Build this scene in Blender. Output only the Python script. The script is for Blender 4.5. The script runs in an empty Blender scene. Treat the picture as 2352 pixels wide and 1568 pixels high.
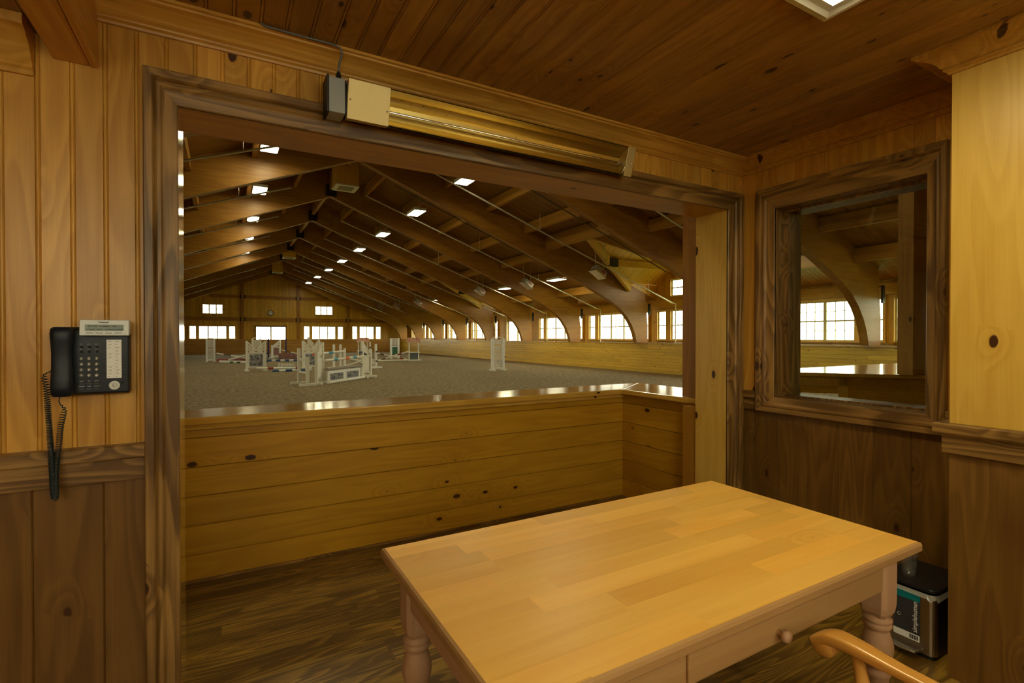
import bpy, math, random
from mathutils import Vector, Matrix
random.seed(7)
V = Vector
SC = bpy.context.scene
COL = SC.collection

# ------------------------------------------------------------------ mesh builder
class MB:
    def __init__(s):
        s.v = []; s.f = []; s.r = []; s.m = []; s.R = 0.5; s.M = 0; s.T = Matrix.Identity(4); s.sm = []; s.S = False
    def face(s, pts, r=None):
        i = len(s.v)
        s.v += [tuple(s.T @ V(p)) for p in pts]
        s.f.append(tuple(range(i, i + len(pts)))); s.r.append(s.R if r is None else r); s.m.append(s.M); s.sm.append(s.S)
    def mesh(s, vs, fs):
        i = len(s.v)
        s.v += [tuple(s.T @ V(p)) for p in vs]
        for f in fs:
            s.f.append(tuple(i + k for k in f)); s.r.append(s.R); s.m.append(s.M); s.sm.append(s.S)
    def box(s, x0, x1, y0, y1, z0, z1):
        if x0 > x1: x0, x1 = x1, x0
        if y0 > y1: y0, y1 = y1, y0
        if z0 > z1: z0, z1 = z1, z0
        s.mesh([(x0,y0,z0),(x1,y0,z0),(x1,y1,z0),(x0,y1,z0),(x0,y0,z1),(x1,y0,z1),(x1,y1,z1),(x0,y1,z1)],
               [(0,3,2,1),(4,5,6,7),(0,1,5,4),(1,2,6,5),(2,3,7,6),(3,0,4,7)])
    def bar(s, a, b, w, h, up=(0,0,1)):
        a = V(a); b = V(b); d = (b - a).normalized(); u = V(up)
        x = d.cross(u).normalized(); y = x.cross(d).normalized()
        P = []
        for q in (a, b):
            for sx, sy in ((-1,-1),(1,-1),(1,1),(-1,1)):
                P.append(q + x * sx * w / 2 + y * sy * h / 2)
        s.mesh(P, [(0,1,2,3),(7,6,5,4),(0,4,5,1),(1,5,6,2),(2,6,7,3),(3,7,4,0)])
    def prism(s, poly, e):
        n = len(poly); e = V(e); P = [V(p) for p in poly] + [V(p) + e for p in poly]
        s.mesh(P, [tuple(range(n))[::-1], tuple(range(n, 2 * n))] + [(i, (i+1) % n, n + (i+1) % n, n + i) for i in range(n)])
    def lathe(s, prof, o=(0,0,0), ax=(0,0,1), n=24, rx=None):
        o = V(o); ax = V(ax).normalized(); a = ax.orthogonal().normalized(); b = ax.cross(a)
        P = []; F = []
        for r, h in prof:
            for k in range(n):
                t = 2 * math.pi * k / n
                P.append(o + ax * h + (a * math.cos(t) + b * math.sin(t)) * r)
        for j in range(len(prof) - 1):
            for k in range(n):
                k2 = (k + 1) % n
                F.append((j*n+k, j*n+k2, (j+1)*n+k2, (j+1)*n+k))
        sm = s.S; s.S = True; s.mesh(P, F); s.S = sm
        if prof[0][0] > 1e-6: s.face([s.Ti(P[k]) for k in range(n)][::-1])
        if prof[-1][0] > 1e-6: s.face([s.Ti(P[(len(prof)-1)*n+k]) for k in range(n)])
    def Ti(s, p): return p
    def tube(s, pts, r, n=8, cap=True):
        pts = [V(p) for p in pts]; rr = r if isinstance(r, (list, tuple)) else [r] * len(pts)
        P = []; F = []; a = None
        for i, p in enumerate(pts):
            d = (pts[min(i+1, len(pts)-1)] - pts[max(i-1, 0)]).normalized()
            if a is None: a = d.orthogonal().normalized()
            a = (a - d * a.dot(d)).normalized(); b = d.cross(a)
            for k in range(n):
                t = 2 * math.pi * k / n
                P.append(p + (a * math.cos(t) + b * math.sin(t)) * rr[i])
        for j in range(len(pts) - 1):
            for k in range(n):
                k2 = (k + 1) % n
                F.append((j*n+k, j*n+k2, (j+1)*n+k2, (j+1)*n+k))
        sm = s.S; s.S = True; s.mesh(P, F); s.S = sm
        if cap:
            s.face(P[:n][::-1]); s.face(P[-n:])
    def build(s, name, mat, parent=None, bevel=0, loc=None, smooth=False):
        me = bpy.data.meshes.new(name)
        me.from_pydata(s.v, [], s.f)
        mats = mat if isinstance(mat, (list, tuple)) else [mat]
        for m in mats: me.materials.append(m)
        a = me.attributes.new('rnd', 'FLOAT', 'FACE'); a.data.foreach_set('value', s.r)
        me.polygons.foreach_set('material_index', s.m)
        me.polygons.foreach_set('use_smooth', [bool(x or smooth) for x in s.sm])
        me.update()
        o = bpy.data.objects.new(name, me); COL.objects.link(o)
        if parent: o.parent = parent
        if loc: o.location = loc
        if bevel:
            b = o.modifiers.new('bev', 'BEVEL'); b.width = bevel; b.segments = 2; b.limit_method = 'ANGLE'; b.angle_limit = 0.7
        return o

def tag(o, label, cat, group=None):
    o['label'] = label; o['category'] = cat
    if group: o['group'] = group
    return o
def struct(o, label=None):
    o['kind'] = 'structure'
    if label: o['label'] = label
    return o
def empty(name, loc, rz=0):
    o = bpy.data.objects.new(name, None); COL.objects.link(o); o.location = loc; o.rotation_euler = (0, 0, rz); o.empty_display_size = .1
    return o
def kids(o): return [c for c in list(COL.objects) if c.parent == o]
def copy_tree(o, parent=None):
    c = o.copy(); COL.objects.link(c)
    if parent: c.parent = parent
    for ch in kids(o): copy_tree(ch, c)
    return c

# ------------------------------------------------------------------ materials
def newmat(name):
    m = bpy.data.materials.new(name); m.use_nodes = True; nt = m.node_tree
    return m, nt, nt.nodes['Principled BSDF'], nt.nodes['Material Output']
def N(nt, t, **k):
    n = nt.nodes.new(t)
    for a, b in k.items(): setattr(n, a, b)
    return n
def plain(name, c, rough=.5, metal=0, emit=None, es=0, spec=None, bump=0, bscale=60):
    m, nt, p, o = newmat(name)
    p.inputs['Base Color'].default_value = (*c, 1); p.inputs['Roughness'].default_value = rough; p.inputs['Metallic'].default_value = metal
    if spec is not None: p.inputs['Specular IOR Level'].default_value = spec
    if emit: p.inputs['Emission Color'].default_value = (*emit, 1); p.inputs['Emission Strength'].default_value = es
    tc = N(nt, 'ShaderNodeTexCoord'); nz = N(nt, 'ShaderNodeTexNoise'); nz.inputs['Scale'].default_value = bscale
    nt.links.new(tc.outputs['Object'], nz.inputs['Vector'])
    mr = N(nt, 'ShaderNodeMapRange'); mr.inputs['To Min'].default_value = max(.02, rough - .06); mr.inputs['To Max'].default_value = rough + .06
    nt.links.new(nz.outputs['Fac'], mr.inputs['Value']); nt.links.new(mr.outputs['Result'], p.inputs['Roughness'])
    if bump:
        b = N(nt, 'ShaderNodeBump'); b.inputs['Strength'].default_value = bump; b.inputs['Distance'].default_value = .004
        nt.links.new(nz.outputs['Fac'], b.inputs['Height']); nt.links.new(b.outputs['Normal'], p.inputs['Normal'])
    return m

def wood_group():
    g = bpy.data.node_groups.new('WoodFibre', 'ShaderNodeTree')
    for n, t in (('Vec','NodeSocketVector'),('Rnd','NodeSocketFloat'),('Light','NodeSocketColor'),('Dark','NodeSocketColor'),('Knot','NodeSocketColor'),
                 ('KnotAmt','NodeSocketFloat'),('Rings','NodeSocketFloat'),('Vary','NodeSocketFloat'),('Contrast','NodeSocketFloat')):
        g.interface.new_socket(n, in_out='INPUT', socket_type=t)
    g.interface.new_socket('Color', in_out='OUTPUT', socket_type='NodeSocketColor')
    g.interface.new_socket('Height', in_out='OUTPUT', socket_type='NodeSocketFloat')
    I = N(g, 'NodeGroupInput'); O = N(g, 'NodeGroupOutput'); L = g.links.new
    def math_(op, a, b=None, c=None, clamp=False):
        n = N(g, 'ShaderNodeMath', operation=op); n.use_clamp = clamp
        for i, x in enumerate((a, b, c)):
            if x is None: continue
            if isinstance(x, (int, float)): n.inputs[i].default_value = x
            else: L(x, n.inputs[i])
        return n.outputs[0]
    def vm(op, a, b):
        n = N(g, 'ShaderNodeVectorMath', operation=op)
        for i, x in enumerate((a, b)):
            if isinstance(x, tuple): n.inputs[i].default_value = x
            else: L(x, n.inputs[i])
        return n.outputs[0]
    def noise(vec, sc, det=2, dim='3D'):
        n = N(g, 'ShaderNodeTexNoise'); n.inputs['Scale'].default_value = sc; n.inputs['Detail'].default_value = det
        L(vec, n.inputs['Vector']); return n.outputs['Fac']
    def sm(x, a, b, lo=0., hi=1.):
        n = N(g, 'ShaderNodeMapRange'); n.interpolation_type = 'SMOOTHSTEP'
        for k, q in (('From Min', a), ('From Max', b), ('To Min', lo), ('To Max', hi)): n.inputs[k].default_value = q
        L(x, n.inputs['Value']); return n.outputs['Result']
    off = N(g, 'ShaderNodeCombineXYZ'); L(math_('MULTIPLY', I.outputs['Rnd'], 13.7), off.inputs[0]); L(math_('MULTIPLY', I.outputs['Rnd'], 7.3), off.inputs[1]); L(math_('MULTIPLY', I.outputs['Rnd'], 51.1), off.inputs[2])
    p = vm('ADD', I.outputs['Vec'], off.outputs[0])
    # knots
    sx = N(g, 'ShaderNodeSeparateXYZ'); L(p, sx.inputs[0]); cx = N(g, 'ShaderNodeCombineXYZ')
    L(math_('MULTIPLY', math_('ADD', sx.outputs[0], sx.outputs[1]), 6.5), cx.inputs[0]); L(math_('MULTIPLY', sx.outputs[2], 3.6), cx.inputs[1])
    pk = cx.outputs[0]
    vo = N(g, 'ShaderNodeTexVoronoi'); vo.voronoi_dimensions = '2D'; vo.inputs['Scale'].default_value = 1; vo.inputs['Randomness'].default_value = 1; L(pk, vo.inputs['Vector'])
    dist = vo.outputs['Distance']
    sc = N(g, 'ShaderNodeSeparateColor'); L(vo.outputs['Color'], sc.inputs[0])
    has = math_('LESS_THAN', sc.outputs[0], I.outputs['KnotAmt'])
    rad = math_('MULTIPLY_ADD', math_('MULTIPLY', sc.outputs[1], sc.outputs[1]), .10, .018)
    dn = math_('SUBTRACT', dist, rad)
    dn2 = math_('MULTIPLY_ADD', noise(vm('MULTIPLY', p, (40, 40, 30)), 1, 1), .03, dn)
    knot = math_('MULTIPLY', sm(dn2, .0, .03, 1, 0), has)
    halo = math_('MULTIPLY', sm(dist, .0, .5, 1, 0), has)
    # rings
    n1 = noise(vm('MULTIPLY', p, (7., 7., .75)), 1, 1)
    ringp = math_('ADD', math_('MULTIPLY', n1, I.outputs['Rings']), math_('MULTIPLY', halo, 2.2))
    fr = math_('FRACT', ringp)
    ring = math_('MULTIPLY', sm(fr, .0, .75, 0, 1), sm(fr, .8, 1., 1, 0))
    fib = noise(vm('MULTIPLY', p, (170., 170., 5.)), 1, 2)
    streak = noise(vm('MULTIPLY', p, (38., 38., 1.2)), 1, 2)
    blot = noise(vm('MULTIPLY', p, (2.6, 2.6, 1.3)), 1, 3)
    t = math_('ADD', math_('MULTIPLY', ring, .42), math_('MULTIPLY', streak, .55))
    t = math_('ADD', t, math_('MULTIPLY', sm(fib, .35, .65), .16))
    t = math_('ADD', t, math_('MULTIPLY', sm(blot, .35, .68), .38))
    t = math_('MULTIPLY', math_('SUBTRACT', t, .18), I.outputs['Contrast'], clamp=True)
    mx = N(g, 'ShaderNodeMix', data_type='RGBA'); L(t, mx.inputs[0]); L(I.outputs['Light'], mx.inputs[6]); L(I.outputs['Dark'], mx.inputs[7])
    # per-board tone
    tone = math_('MULTIPLY_ADD', math_('SUBTRACT', math_('FRACT', math_('MULTIPLY', I.outputs['Rnd'], 17.31)), .5), I.outputs['Vary'], 1.)
    vs = N(g, 'ShaderNodeVectorMath', operation='SCALE'); L(mx.outputs[2], vs.inputs[0]); L(tone, vs.inputs['Scale'])
    mh = N(g, 'ShaderNodeMix', data_type='RGBA'); L(math_('MULTIPLY', sm(dist, .05, .3, 1, 0), math_('MULTIPLY', has, .45)), mh.inputs[0]); L(vs.outputs[0], mh.inputs[6]); L(I.outputs['Dark'], mh.inputs[7])
    mk = N(g, 'ShaderNodeMix', data_type='RGBA'); L(knot, mk.inputs[0]); L(mh.outputs[2], mk.inputs[6]); L(I.outputs['Knot'], mk.inputs[7])
    L(mk.outputs[2], O.inputs['Color']); L(math_('MULTIPLY_ADD', fib, .5, math_('MULTIPLY', streak, .5)), O.inputs['Height'])
    return g
WG = wood_group()
def wood(name, ax, light, dark, knot=(.055,.018,.006), ka=.32, rings=9, vary=.3, con=1.0, rough=.36, coat=.15, bump=.12, sc=1.0):
    m, nt, p, o = newmat(name); L = nt.links.new
    tc = N(nt, 'ShaderNodeTexCoord'); sp = N(nt, 'ShaderNodeSeparateXYZ'); cb = N(nt, 'ShaderNodeCombineXYZ')
    L(tc.outputs['Object'], sp.inputs[0])
    order = {'X': (1, 2, 0), 'Y': (0, 2, 1), 'Z': (0, 1, 2)}[ax]
    for i, k in enumerate(order): L(sp.outputs[k], cb.inputs[i])
    vm = N(nt, 'ShaderNodeVectorMath', operation='SCALE'); vm.inputs['Scale'].default_value = sc; L(cb.outputs[0], vm.inputs[0])
    at = N(nt, 'ShaderNodeAttribute'); at.attribute_name = 'rnd'
    g = N(nt, 'ShaderNodeGroup'); g.node_tree = WG
    L(vm.outputs[0], g.inputs['Vec']); L(at.outputs['Fac'], g.inputs['Rnd'])
    for k, c in (('Light', light), ('Dark', dark), ('Knot', knot)): g.inputs[k].default_value = (*c, 1)
    for k, c in (('KnotAmt', ka), ('Rings', rings), ('Vary', vary), ('Contrast', con)): g.inputs[k].default_value = c
    L(g.outputs['Color'], p.inputs['Base Color'])
    p.inputs['Roughness'].default_value = rough; p.inputs['Specular IOR Level'].default_value = .35
    p.inputs['Coat Weight'].default_value = coat; p.inputs['Coat Roughness'].default_value = .12 if coat > .9 else .3
    if bump:
        b = N(nt, 'ShaderNodeBump'); b.inputs['Strength'].default_value = bump; b.inputs['Distance'].default_value = .0015
        L(g.outputs['Height'], b.inputs['Height']); L(b.outputs['Normal'], p.inputs['Normal'])
    return m
PL = (.66, .36, .066); PD = (.44, .205, .026)          # honey pine
P = {}
for a in 'XYZ':
    P['pine'+a] = wood('honey_pine_'+a, a, PL, PD)
    P['stain'+a] = wood('brown_stained_pine_'+a, a, (.42,.235,.070), (.12,.060,.016), ka=.2, vary=.3, con=1.25, rough=.42)
    P['arena'+a] = wood('arena_pine_'+a, a, (.78,.49,.055), (.60,.34,.03), ka=.22, vary=.28, sc=.7, rough=.38, coat=.2, bump=0)
    P['glulam'+a] = wood('glulam_'+a, a, (.42,.205,.026), (.29,.12,.012), ka=.03, vary=.2, rings=5, rough=.48, coat=.12, sc=.6, bump=0)
    P['light'+a] = wood('light_pine_'+a, a, (.70,.46,.10), (.54,.31,.045), ka=.18, vary=.12, con=.8)
P['ceil'] = wood('ceiling_pine', 'Y', (.40,.21,.036), (.25,.11,.015), ka=.5, vary=.3)
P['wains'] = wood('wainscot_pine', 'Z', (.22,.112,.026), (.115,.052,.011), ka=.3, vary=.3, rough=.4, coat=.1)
P['deck'] = wood('roof_deck_pine', 'X', (.33,.165,.026), (.22,.09,.012), ka=.1, vary=.3, sc=.6, bump=0, rough=.4)
P['half'] = wood('half_wall_pine', 'X', (.54,.295,.022), (.38,.185,.010), ka=.12, vary=.25, rings=6, con=.9)
P['halfY'] = wood('half_wall_pine_side', 'Y', (.54,.295,.022), (.38,.185,.010), ka=.25, vary=.25, rings=6, con=.9)
P['capX'] = wood('varnished_cap_X', 'X', (.70,.44,.09), (.54,.30,.045), ka=.05, vary=.1, rough=.16, coat=1, bump=.03)
P['capY'] = wood('varnished_cap_Y', 'Y', (.70,.44,.09), (.54,.30,.045), ka=.05, vary=.1, rough=.16, coat=1, bump=.03)
P['floor'] = wood('oak_floor', 'X', (.38,.225,.035), (.10,.05,.008), ka=.0, rings=18, vary=.35, con=1.5, rough=.42, coat=.1)
P['block'] = wood('butcher_block', 'X', (.82,.49,.115), (.68,.35,.06), ka=.02, rings=3, vary=.26, con=.95, rough=.36, coat=.15, bump=.03, knot=(.4,.2,.06))
P['legw'] = wood('raw_hardwood', 'Z', (.50,.30,.175), (.36,.20,.11), ka=.03, rings=4, vary=.05, con=.8, rough=.6, coat=0)
P['legwX'] = wood('raw_hardwood_X', 'X', (.42,.245,.10), (.30,.16,.06), ka=.03, rings=4, vary=.05, con=.8, rough=.6, coat=0)
P['legwY'] = wood('raw_hardwood_Y', 'Y', (.50,.29,.165), (.36,.19,.10), ka=.03, rings=4, vary=.05, con=.8, rough=.6, coat=0)
P['chair'] = wood('maple_chair', 'Y', (.58,.29,.06), (.42,.18,.03), ka=.0, rings=4, vary=.05, rough=.25, coat=.6)
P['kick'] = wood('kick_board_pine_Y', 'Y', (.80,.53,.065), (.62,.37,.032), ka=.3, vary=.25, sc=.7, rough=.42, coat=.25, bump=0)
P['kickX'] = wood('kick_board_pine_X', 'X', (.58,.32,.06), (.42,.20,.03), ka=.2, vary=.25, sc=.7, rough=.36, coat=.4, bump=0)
black = plain('black_plastic', (.012,.014,.018), .32)
blackm = plain('black_steel', (.012,.011,.010), .55)
navy = plain('dark_blue_plastic', (.006,.010,.018), .42, spec=.3)
silver = plain('silver_plastic', (.62,.66,.68), .35)
white = plain('white_paint', (.80,.80,.76), .45)
cream = plain('cream_paint', (.74,.72,.60), .5)
paper = plain('white_paper', (.82,.84,.86), .7)
ink = plain('dark_ink', (.03,.03,.04), .7)
lcd = plain('lcd_green', (.10,.13,.09), .25)
grey = plain('grey_metal', (.34,.36,.36), .5, .1)
steel = plain('brushed_steel', (.50,.46,.40), .32, 1)
galv = plain('galvanised_pipe', (.60,.57,.46), .35, .35)
gold = plain('gold_anodised_aluminium', (.52,.40,.18), .48, .7)
goldm = plain('gold_reflector', (.62,.47,.16), .30, 1)
chrome = plain('chrome', (.8,.8,.8), .12, 1)
vinyl = plain('window_sash_paint', (.62,.56,.34), .5)
vwhite = plain('vent_white', (.72,.68,.55), .5)
red = plain('red_paint', (.30,.018,.02), .5)
bluep = plain('blue_paint', (.02,.07,.22), .5)
cyanp = plain('sky_blue_paint', (.05,.32,.50), .5)
orangep = plain('orange_paint', (.75,.14,.03), .5)
greenp = plain('dark_green_paint', (.005,.09,.03), .5)
brownp = plain('brown_paint', (.12,.07,.025), .5)
greyp = plain('grey_brown_paint', (.28,.25,.20), .6)
slate = plain('slate_grey_paint', (.10,.12,.12), .6)
purple = plain('navy_post_paint', (.03,.03,.13), .5)
ceramic = plain('light_fixture_white', (.80,.82,.80), .4)
teal = plain('teal_label', (.0,.20,.25), .4)
def two_tone(name, c1, c2, scale, feat='vor'):
    m, nt, p, o = newmat(name); L = nt.links.new
    tc = N(nt, 'ShaderNodeTexCoord'); vo = N(nt, 'ShaderNodeTexVoronoi'); vo.inputs['Scale'].default_value = scale
    L(tc.outputs['Object'], vo.inputs['Vector'])
    cr = N(nt, 'ShaderNodeValToRGB'); sp = N(nt, 'ShaderNodeSeparateColor'); L(vo.outputs['Color'], sp.inputs[0]); L(sp.outputs[0], cr.inputs[0])
    cr.color_ramp.elements[0].color = (*c1, 1); cr.color_ramp.elements[1].color = (*c2, 1)
    L(cr.outputs[0], p.inputs['Base Color']); p.inputs['Roughness'].default_value = .6
    return m
stone = two_tone('printed_stone', (.035,.035,.045), (.36,.36,.36), 16)
brick = two_tone('printed_brick', (.13,.04,.035), (.36,.20,.17), 26)
floral = two_tone('printed_floral_red', (.55,.10,.06), (.70,.55,.40), 22)
def sand():
    m, nt, p, o = newmat('arena_footing'); L = nt.links.new
    tc = N(nt, 'ShaderNodeTexCoord')
    a = N(nt, 'ShaderNodeTexNoise'); a.inputs['Scale'].default_value = 9; a.inputs['Detail'].default_value = 6; a.inputs['Roughness'].default_value = .75
    b = N(nt, 'ShaderNodeTexNoise'); b.inputs['Scale'].default_value = .35; b.inputs['Detail'].default_value = 3
    L(tc.outputs['Object'], a.inputs['Vector']); L(tc.outputs['Object'], b.inputs['Vector'])
    cr = N(nt, 'ShaderNodeValToRGB'); e = cr.color_ramp.elements
    e[0].position = .36; e[0].color = (.12,.087,.045,1); e[1].position = .66; e[1].color = (.45,.345,.20,1)
    L(a.outputs['Fac'], cr.inputs[0])
    mx = N(nt, 'ShaderNodeMix', data_type='RGBA', blend_type='MULTIPLY'); mx.inputs[0].default_value = .5
    c2 = N(nt, 'ShaderNodeValToRGB'); c2.color_ramp.elements[0].color = (.6,.58,.55,1); c2.color_ramp.elements[1].color = (1.1,1.1,1.1,1); L(b.outputs['Fac'], c2.inputs[0])
    L(cr.outputs[0], mx.inputs[6]); L(c2.outputs[0], mx.inputs[7]); L(mx.outputs[2], p.inputs['Base Color'])
    bp = N(nt, 'ShaderNodeBump'); bp.inputs['Strength'].default_value = .9; bp.inputs['Distance'].default_value = .03; L(a.outputs['Fac'], bp.inputs['Height']); L(bp.outputs['Normal'], p.inputs['Normal'])
    p.inputs['Roughness'].default_value = .9; p.inputs['Specular IOR Level'].default_value = .2
    return m
footing = sand()
def glassmat(name, tint=(1,1,1), ior=1.5, diff=0):
    m, nt, p, o = newmat(name); L = nt.links.new; nt.nodes.remove(p)
    t = N(nt, 'ShaderNodeBsdfTransparent'); t.inputs[0].default_value = (*tint, 1)
    g = N(nt, 'ShaderNodeBsdfGlossy'); g.inputs['Roughness'].default_value = .01
    lw = N(nt, 'ShaderNodeLayerWeight'); lw.inputs[0].default_value = .5
    pw = N(nt, 'ShaderNodeMath', operation='POWER'); L(lw.outputs['Facing'], pw.inputs[0]); pw.inputs[1].default_value = 5
    f = N(nt, 'ShaderNodeMath', operation='MULTIPLY_ADD'); L(pw.outputs[0], f.inputs[0]); f.inputs[1].default_value = .9; f.inputs[2].default_value = ((ior-1)/(ior+1))**2
    mx = N(nt, 'ShaderNodeMixShader'); L(f.outputs[0], mx.inputs[0]); L(t.outputs[0], mx.inputs[1]); L(g.outputs[0], mx.inputs[2])
    out = mx.outputs[0]
    if diff:
        d = N(nt, 'ShaderNodeBsdfDiffuse'); d.inputs[0].default_value = (.8,.8,.8,1)
        m2 = N(nt, 'ShaderNodeMixShader'); m2.inputs[0].default_value = diff; L(out, m2.inputs[1]); L(d.outputs[0], m2.inputs[2]); out = m2.outputs[0]
    L(out, o.inputs[0]); return m
glass = glassmat('window_glass', (.90,.94,.92), 1.6)
pane_m = glassmat('outer_window_glass', (.97,.98,.97), 1.45)
cupm = glassmat('clear_plastic', (.93,.93,.93), 1.5, .035)
bagm = glassmat('bin_liner', (.8,.8,.8), 1.5, .35)
LAMP = (1.0, .89, .52)
def emitter(name, c, s):
    m, nt, p, o = newmat(name); p.inputs['Base Color'].default_value = (.8,.8,.8,1)
    p.inputs['Emission Color'].default_value = (*c, 1); p.inputs['Emission Strength'].default_value = s
    return m
lampm = emitter('arena_lamp_lens', LAMP, 42)
roomlamp = emitter('ceiling_light_diffuser', (1.0,.86,.45), 24)

# ------------------------------------------------------------------ board surfaces
def hsh(i, s=0): return random.Random(i * 7919 + s * 104729 + 13).random()
def boards(mb, o, ud, vd, nd, U0, U1, V0, V1, w, groove=.004, bead=False, holes=(), seed=0, seg=0, vtop=None):
    """planks running along vd, side by side along ud; face towards nd; holes = (u0,u1,v0,v1)"""
    o = V(o); ud = V(ud); vd = V(vd); nd = V(nd)
    flip = ud.cross(vd).dot(nd) < 0
    cuts = set([U0, U1]); k = math.ceil(U0 / w)
    while k * w < U1: cuts.add(k * w); k += 1
    for h in holes:
        for q in h[:2]:
            if U0 < q < U1: cuts.add(q)
    cs = sorted(cuts)
    for a, b in zip(cs, cs[1:]):
        if b - a < .0008: continue
        mid = (a + b) / 2; idx = math.floor(mid / w)
        e0 = abs(a - idx * w) < 1e-4; e1 = abs(b - (idx + 1) * w) < 1e-4
        vt = vtop(mid) if vtop else V1
        iv = [(V0, vt)]
        for h in holes:
            if h[0] < mid < h[1]:
                n = []
                for p, q in iv:
                    if h[3] <= p or h[2] >= q: n.append((p, q))
                    else:
                        if h[2] > p: n.append((p, h[2]))
                        if h[3] < q: n.append((h[3], q))
                iv = n
        gw = min(groove * .8, .0035); pr = []
        if groove and e0: pr += [(a, -groove), (a + gw, 0)]
        else: pr += [(a, 0)]
        if bead and e1 and b - a > .05:
            pr += [(b-.0125, 0), (b-.0108, -.0035), (b-.0092, 0), (b-.006, .0008)]
        if groove and e1: pr += [(b - gw, 0), (b, -groove)]
        else: pr += [(b, 0)]
        for p, q in iv:
            if q - p < 1e-4: continue
            vs = [p]
            if seg:
                t = p + seg * (.2 + .8 * hsh(idx, seed + 5)); j = 0
                while t < q - .05: vs.append(t); j += 1; t += seg * (.6 + .8 * hsh(idx * 31 + j, seed + 6))
            vs.append(q)
            for j, (s0, s1) in enumerate(zip(vs, vs[1:])):
                mb.R = hsh(idx * 37 + j, seed)
                for (ua, da), (ub, db) in zip(pr, pr[1:]):
                    A = o + ud*ua + nd*da + vd*s0; B = o + ud*ub + nd*db + vd*s0
                    C_ = o + ud*ub + nd*db + vd*s1; D = o + ud*ua + nd*da + vd*s1
                    mb.face([A, D, C_, B] if flip else [A, B, C_, D])

def frame_sweep(mb, o, ud, vd, nd, outer, inner, prof, bottom=True, only=None):
    """mitred casing; outer/inner = (u0,u1,v0,v1); prof = [(t,d)] from the outer (t=0) to the inner edge"""
    o = V(o); ud = V(ud); vd = V(vd); nd = V(nd)
    def rect(t):
        a = [outer[i] * (1-t) + inner[i] * t for i in range(4)]
        return [(a[0], a[2]), (a[0], a[3]), (a[1], a[3]), (a[1], a[2])]
    sides = [(0,1),(1,2),(2,3)] + ([(3,0)] if bottom else [])
    if only: sides = [q for q in sides if ((q in ((0,1),(2,3))) == (only == 'V'))]
    for (t0, d0), (t1, d1) in zip(prof, prof[1:]):
        r0 = rect(t0); r1 = rect(t1)
        for si, (i, j) in enumerate(sides):
            mb.R = .13 + .21 * si
            q = [o + ud*r0[i][0] + vd*r0[i][1] + nd*d0, o + ud*r0[j][0] + vd*r0[j][1] + nd*d0,
                 o + ud*r1[j][0] + vd*r1[j][1] + nd*d1, o + ud*r1[i][0] + vd*r1[i][1] + nd*d1]
            mb.face(q)
def path_sweep(mb, path, prof):
    """horizontal moulding; path of XY points with the room on the right-hand side; prof=[(d,z)]"""
    n = len(path); dirs = []
    for a, b in zip(path, path[1:]):
        d = (V((*b, 0)) - V((*a, 0))).normalized(); dirs.append(d)
    rn = [V((d.y, -d.x, 0)) for d in dirs]
    offs = []
    for i in range(n):
        if i == 0: offs.append(rn[0])
        elif i == n-1: offs.append(rn[-1])
        else: offs.append((rn[i-1] + rn[i]) / (1 + rn[i-1].dot(rn[i])))
    for i in range(n - 1):
        mb.R = .31 + .17 * i
        for (d0, z0), (d1, z1) in zip(prof, prof[1:]):
            a = V((*path[i], 0)); b = V((*path[i+1], 0))
            mb.face([a+offs[i]*d0+V((0,0,z0)), b+offs[i+1]*d0+V((0,0,z0)), b+offs[i+1]*d1+V((0,0,z1)), a+offs[i]*d1+V((0,0,z1))])
    for i, rev in ((0, False), (n-1, True)):
        a = V((*path[i], 0)); pts = [a + offs[i]*d + V((0,0,z)) for d, z in prof] + [a + V((0,0,prof[-1][1])), a + V((0,0,prof[0][1]))]
        mb.face(pts[::-1] if rev else pts)
X_, Y_, Z_ = (1,0,0), (0,1,0), (0,0,1)
nX, nY, nZ = (-1,0,0), (0,-1,0), (0,0,-1)

# ================================================================== ROOM
W1 = 2.2; W2 = 3.02; JX = 2.59; JY = .92; LX = -2.5; BY = -2.0; CZ = 2.56; LCZ = 2.385
OX0, OX1, OZ = -.146, 2.868, 2.233
# floor: oak strips along X
mb = MB(); boards(mb, (0,0,0), Y_, X_, Z_, BY, 3.40, LX, 3.05, .0826, .0012, seg=1.1, seed=3)
mb.R = .5; mb.box(LX-.1, 3.27, BY-.1, 3.40, -.095, -.004)
struct(mb.build('floor', P['floor']))
# front wall (with the big opening)
mb = MB()
boards(mb, (0, W1, 0), X_, Z_, nY, LX, W2, .90, CZ, .0875, .004, True, holes=[(-.235, 2.99, -1, 2.325)], seed=11)
mb.R = .4
mb.box(LX, OX0-.02, W1+.004, 2.44, 0, 2.7); mb.box(OX1+.02, 3.27, W1+.004, 2.44, 0, 2.7); mb.box(OX0-.02, OX1+.02, W1+.004, 2.44, OZ+.02, 2.7)
wf = struct(mb.build('wall_front', P['pineZ']))
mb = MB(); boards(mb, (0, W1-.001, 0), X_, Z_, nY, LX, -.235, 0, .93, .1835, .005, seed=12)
mb.build('wainscot', P['wains'], wf)
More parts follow.
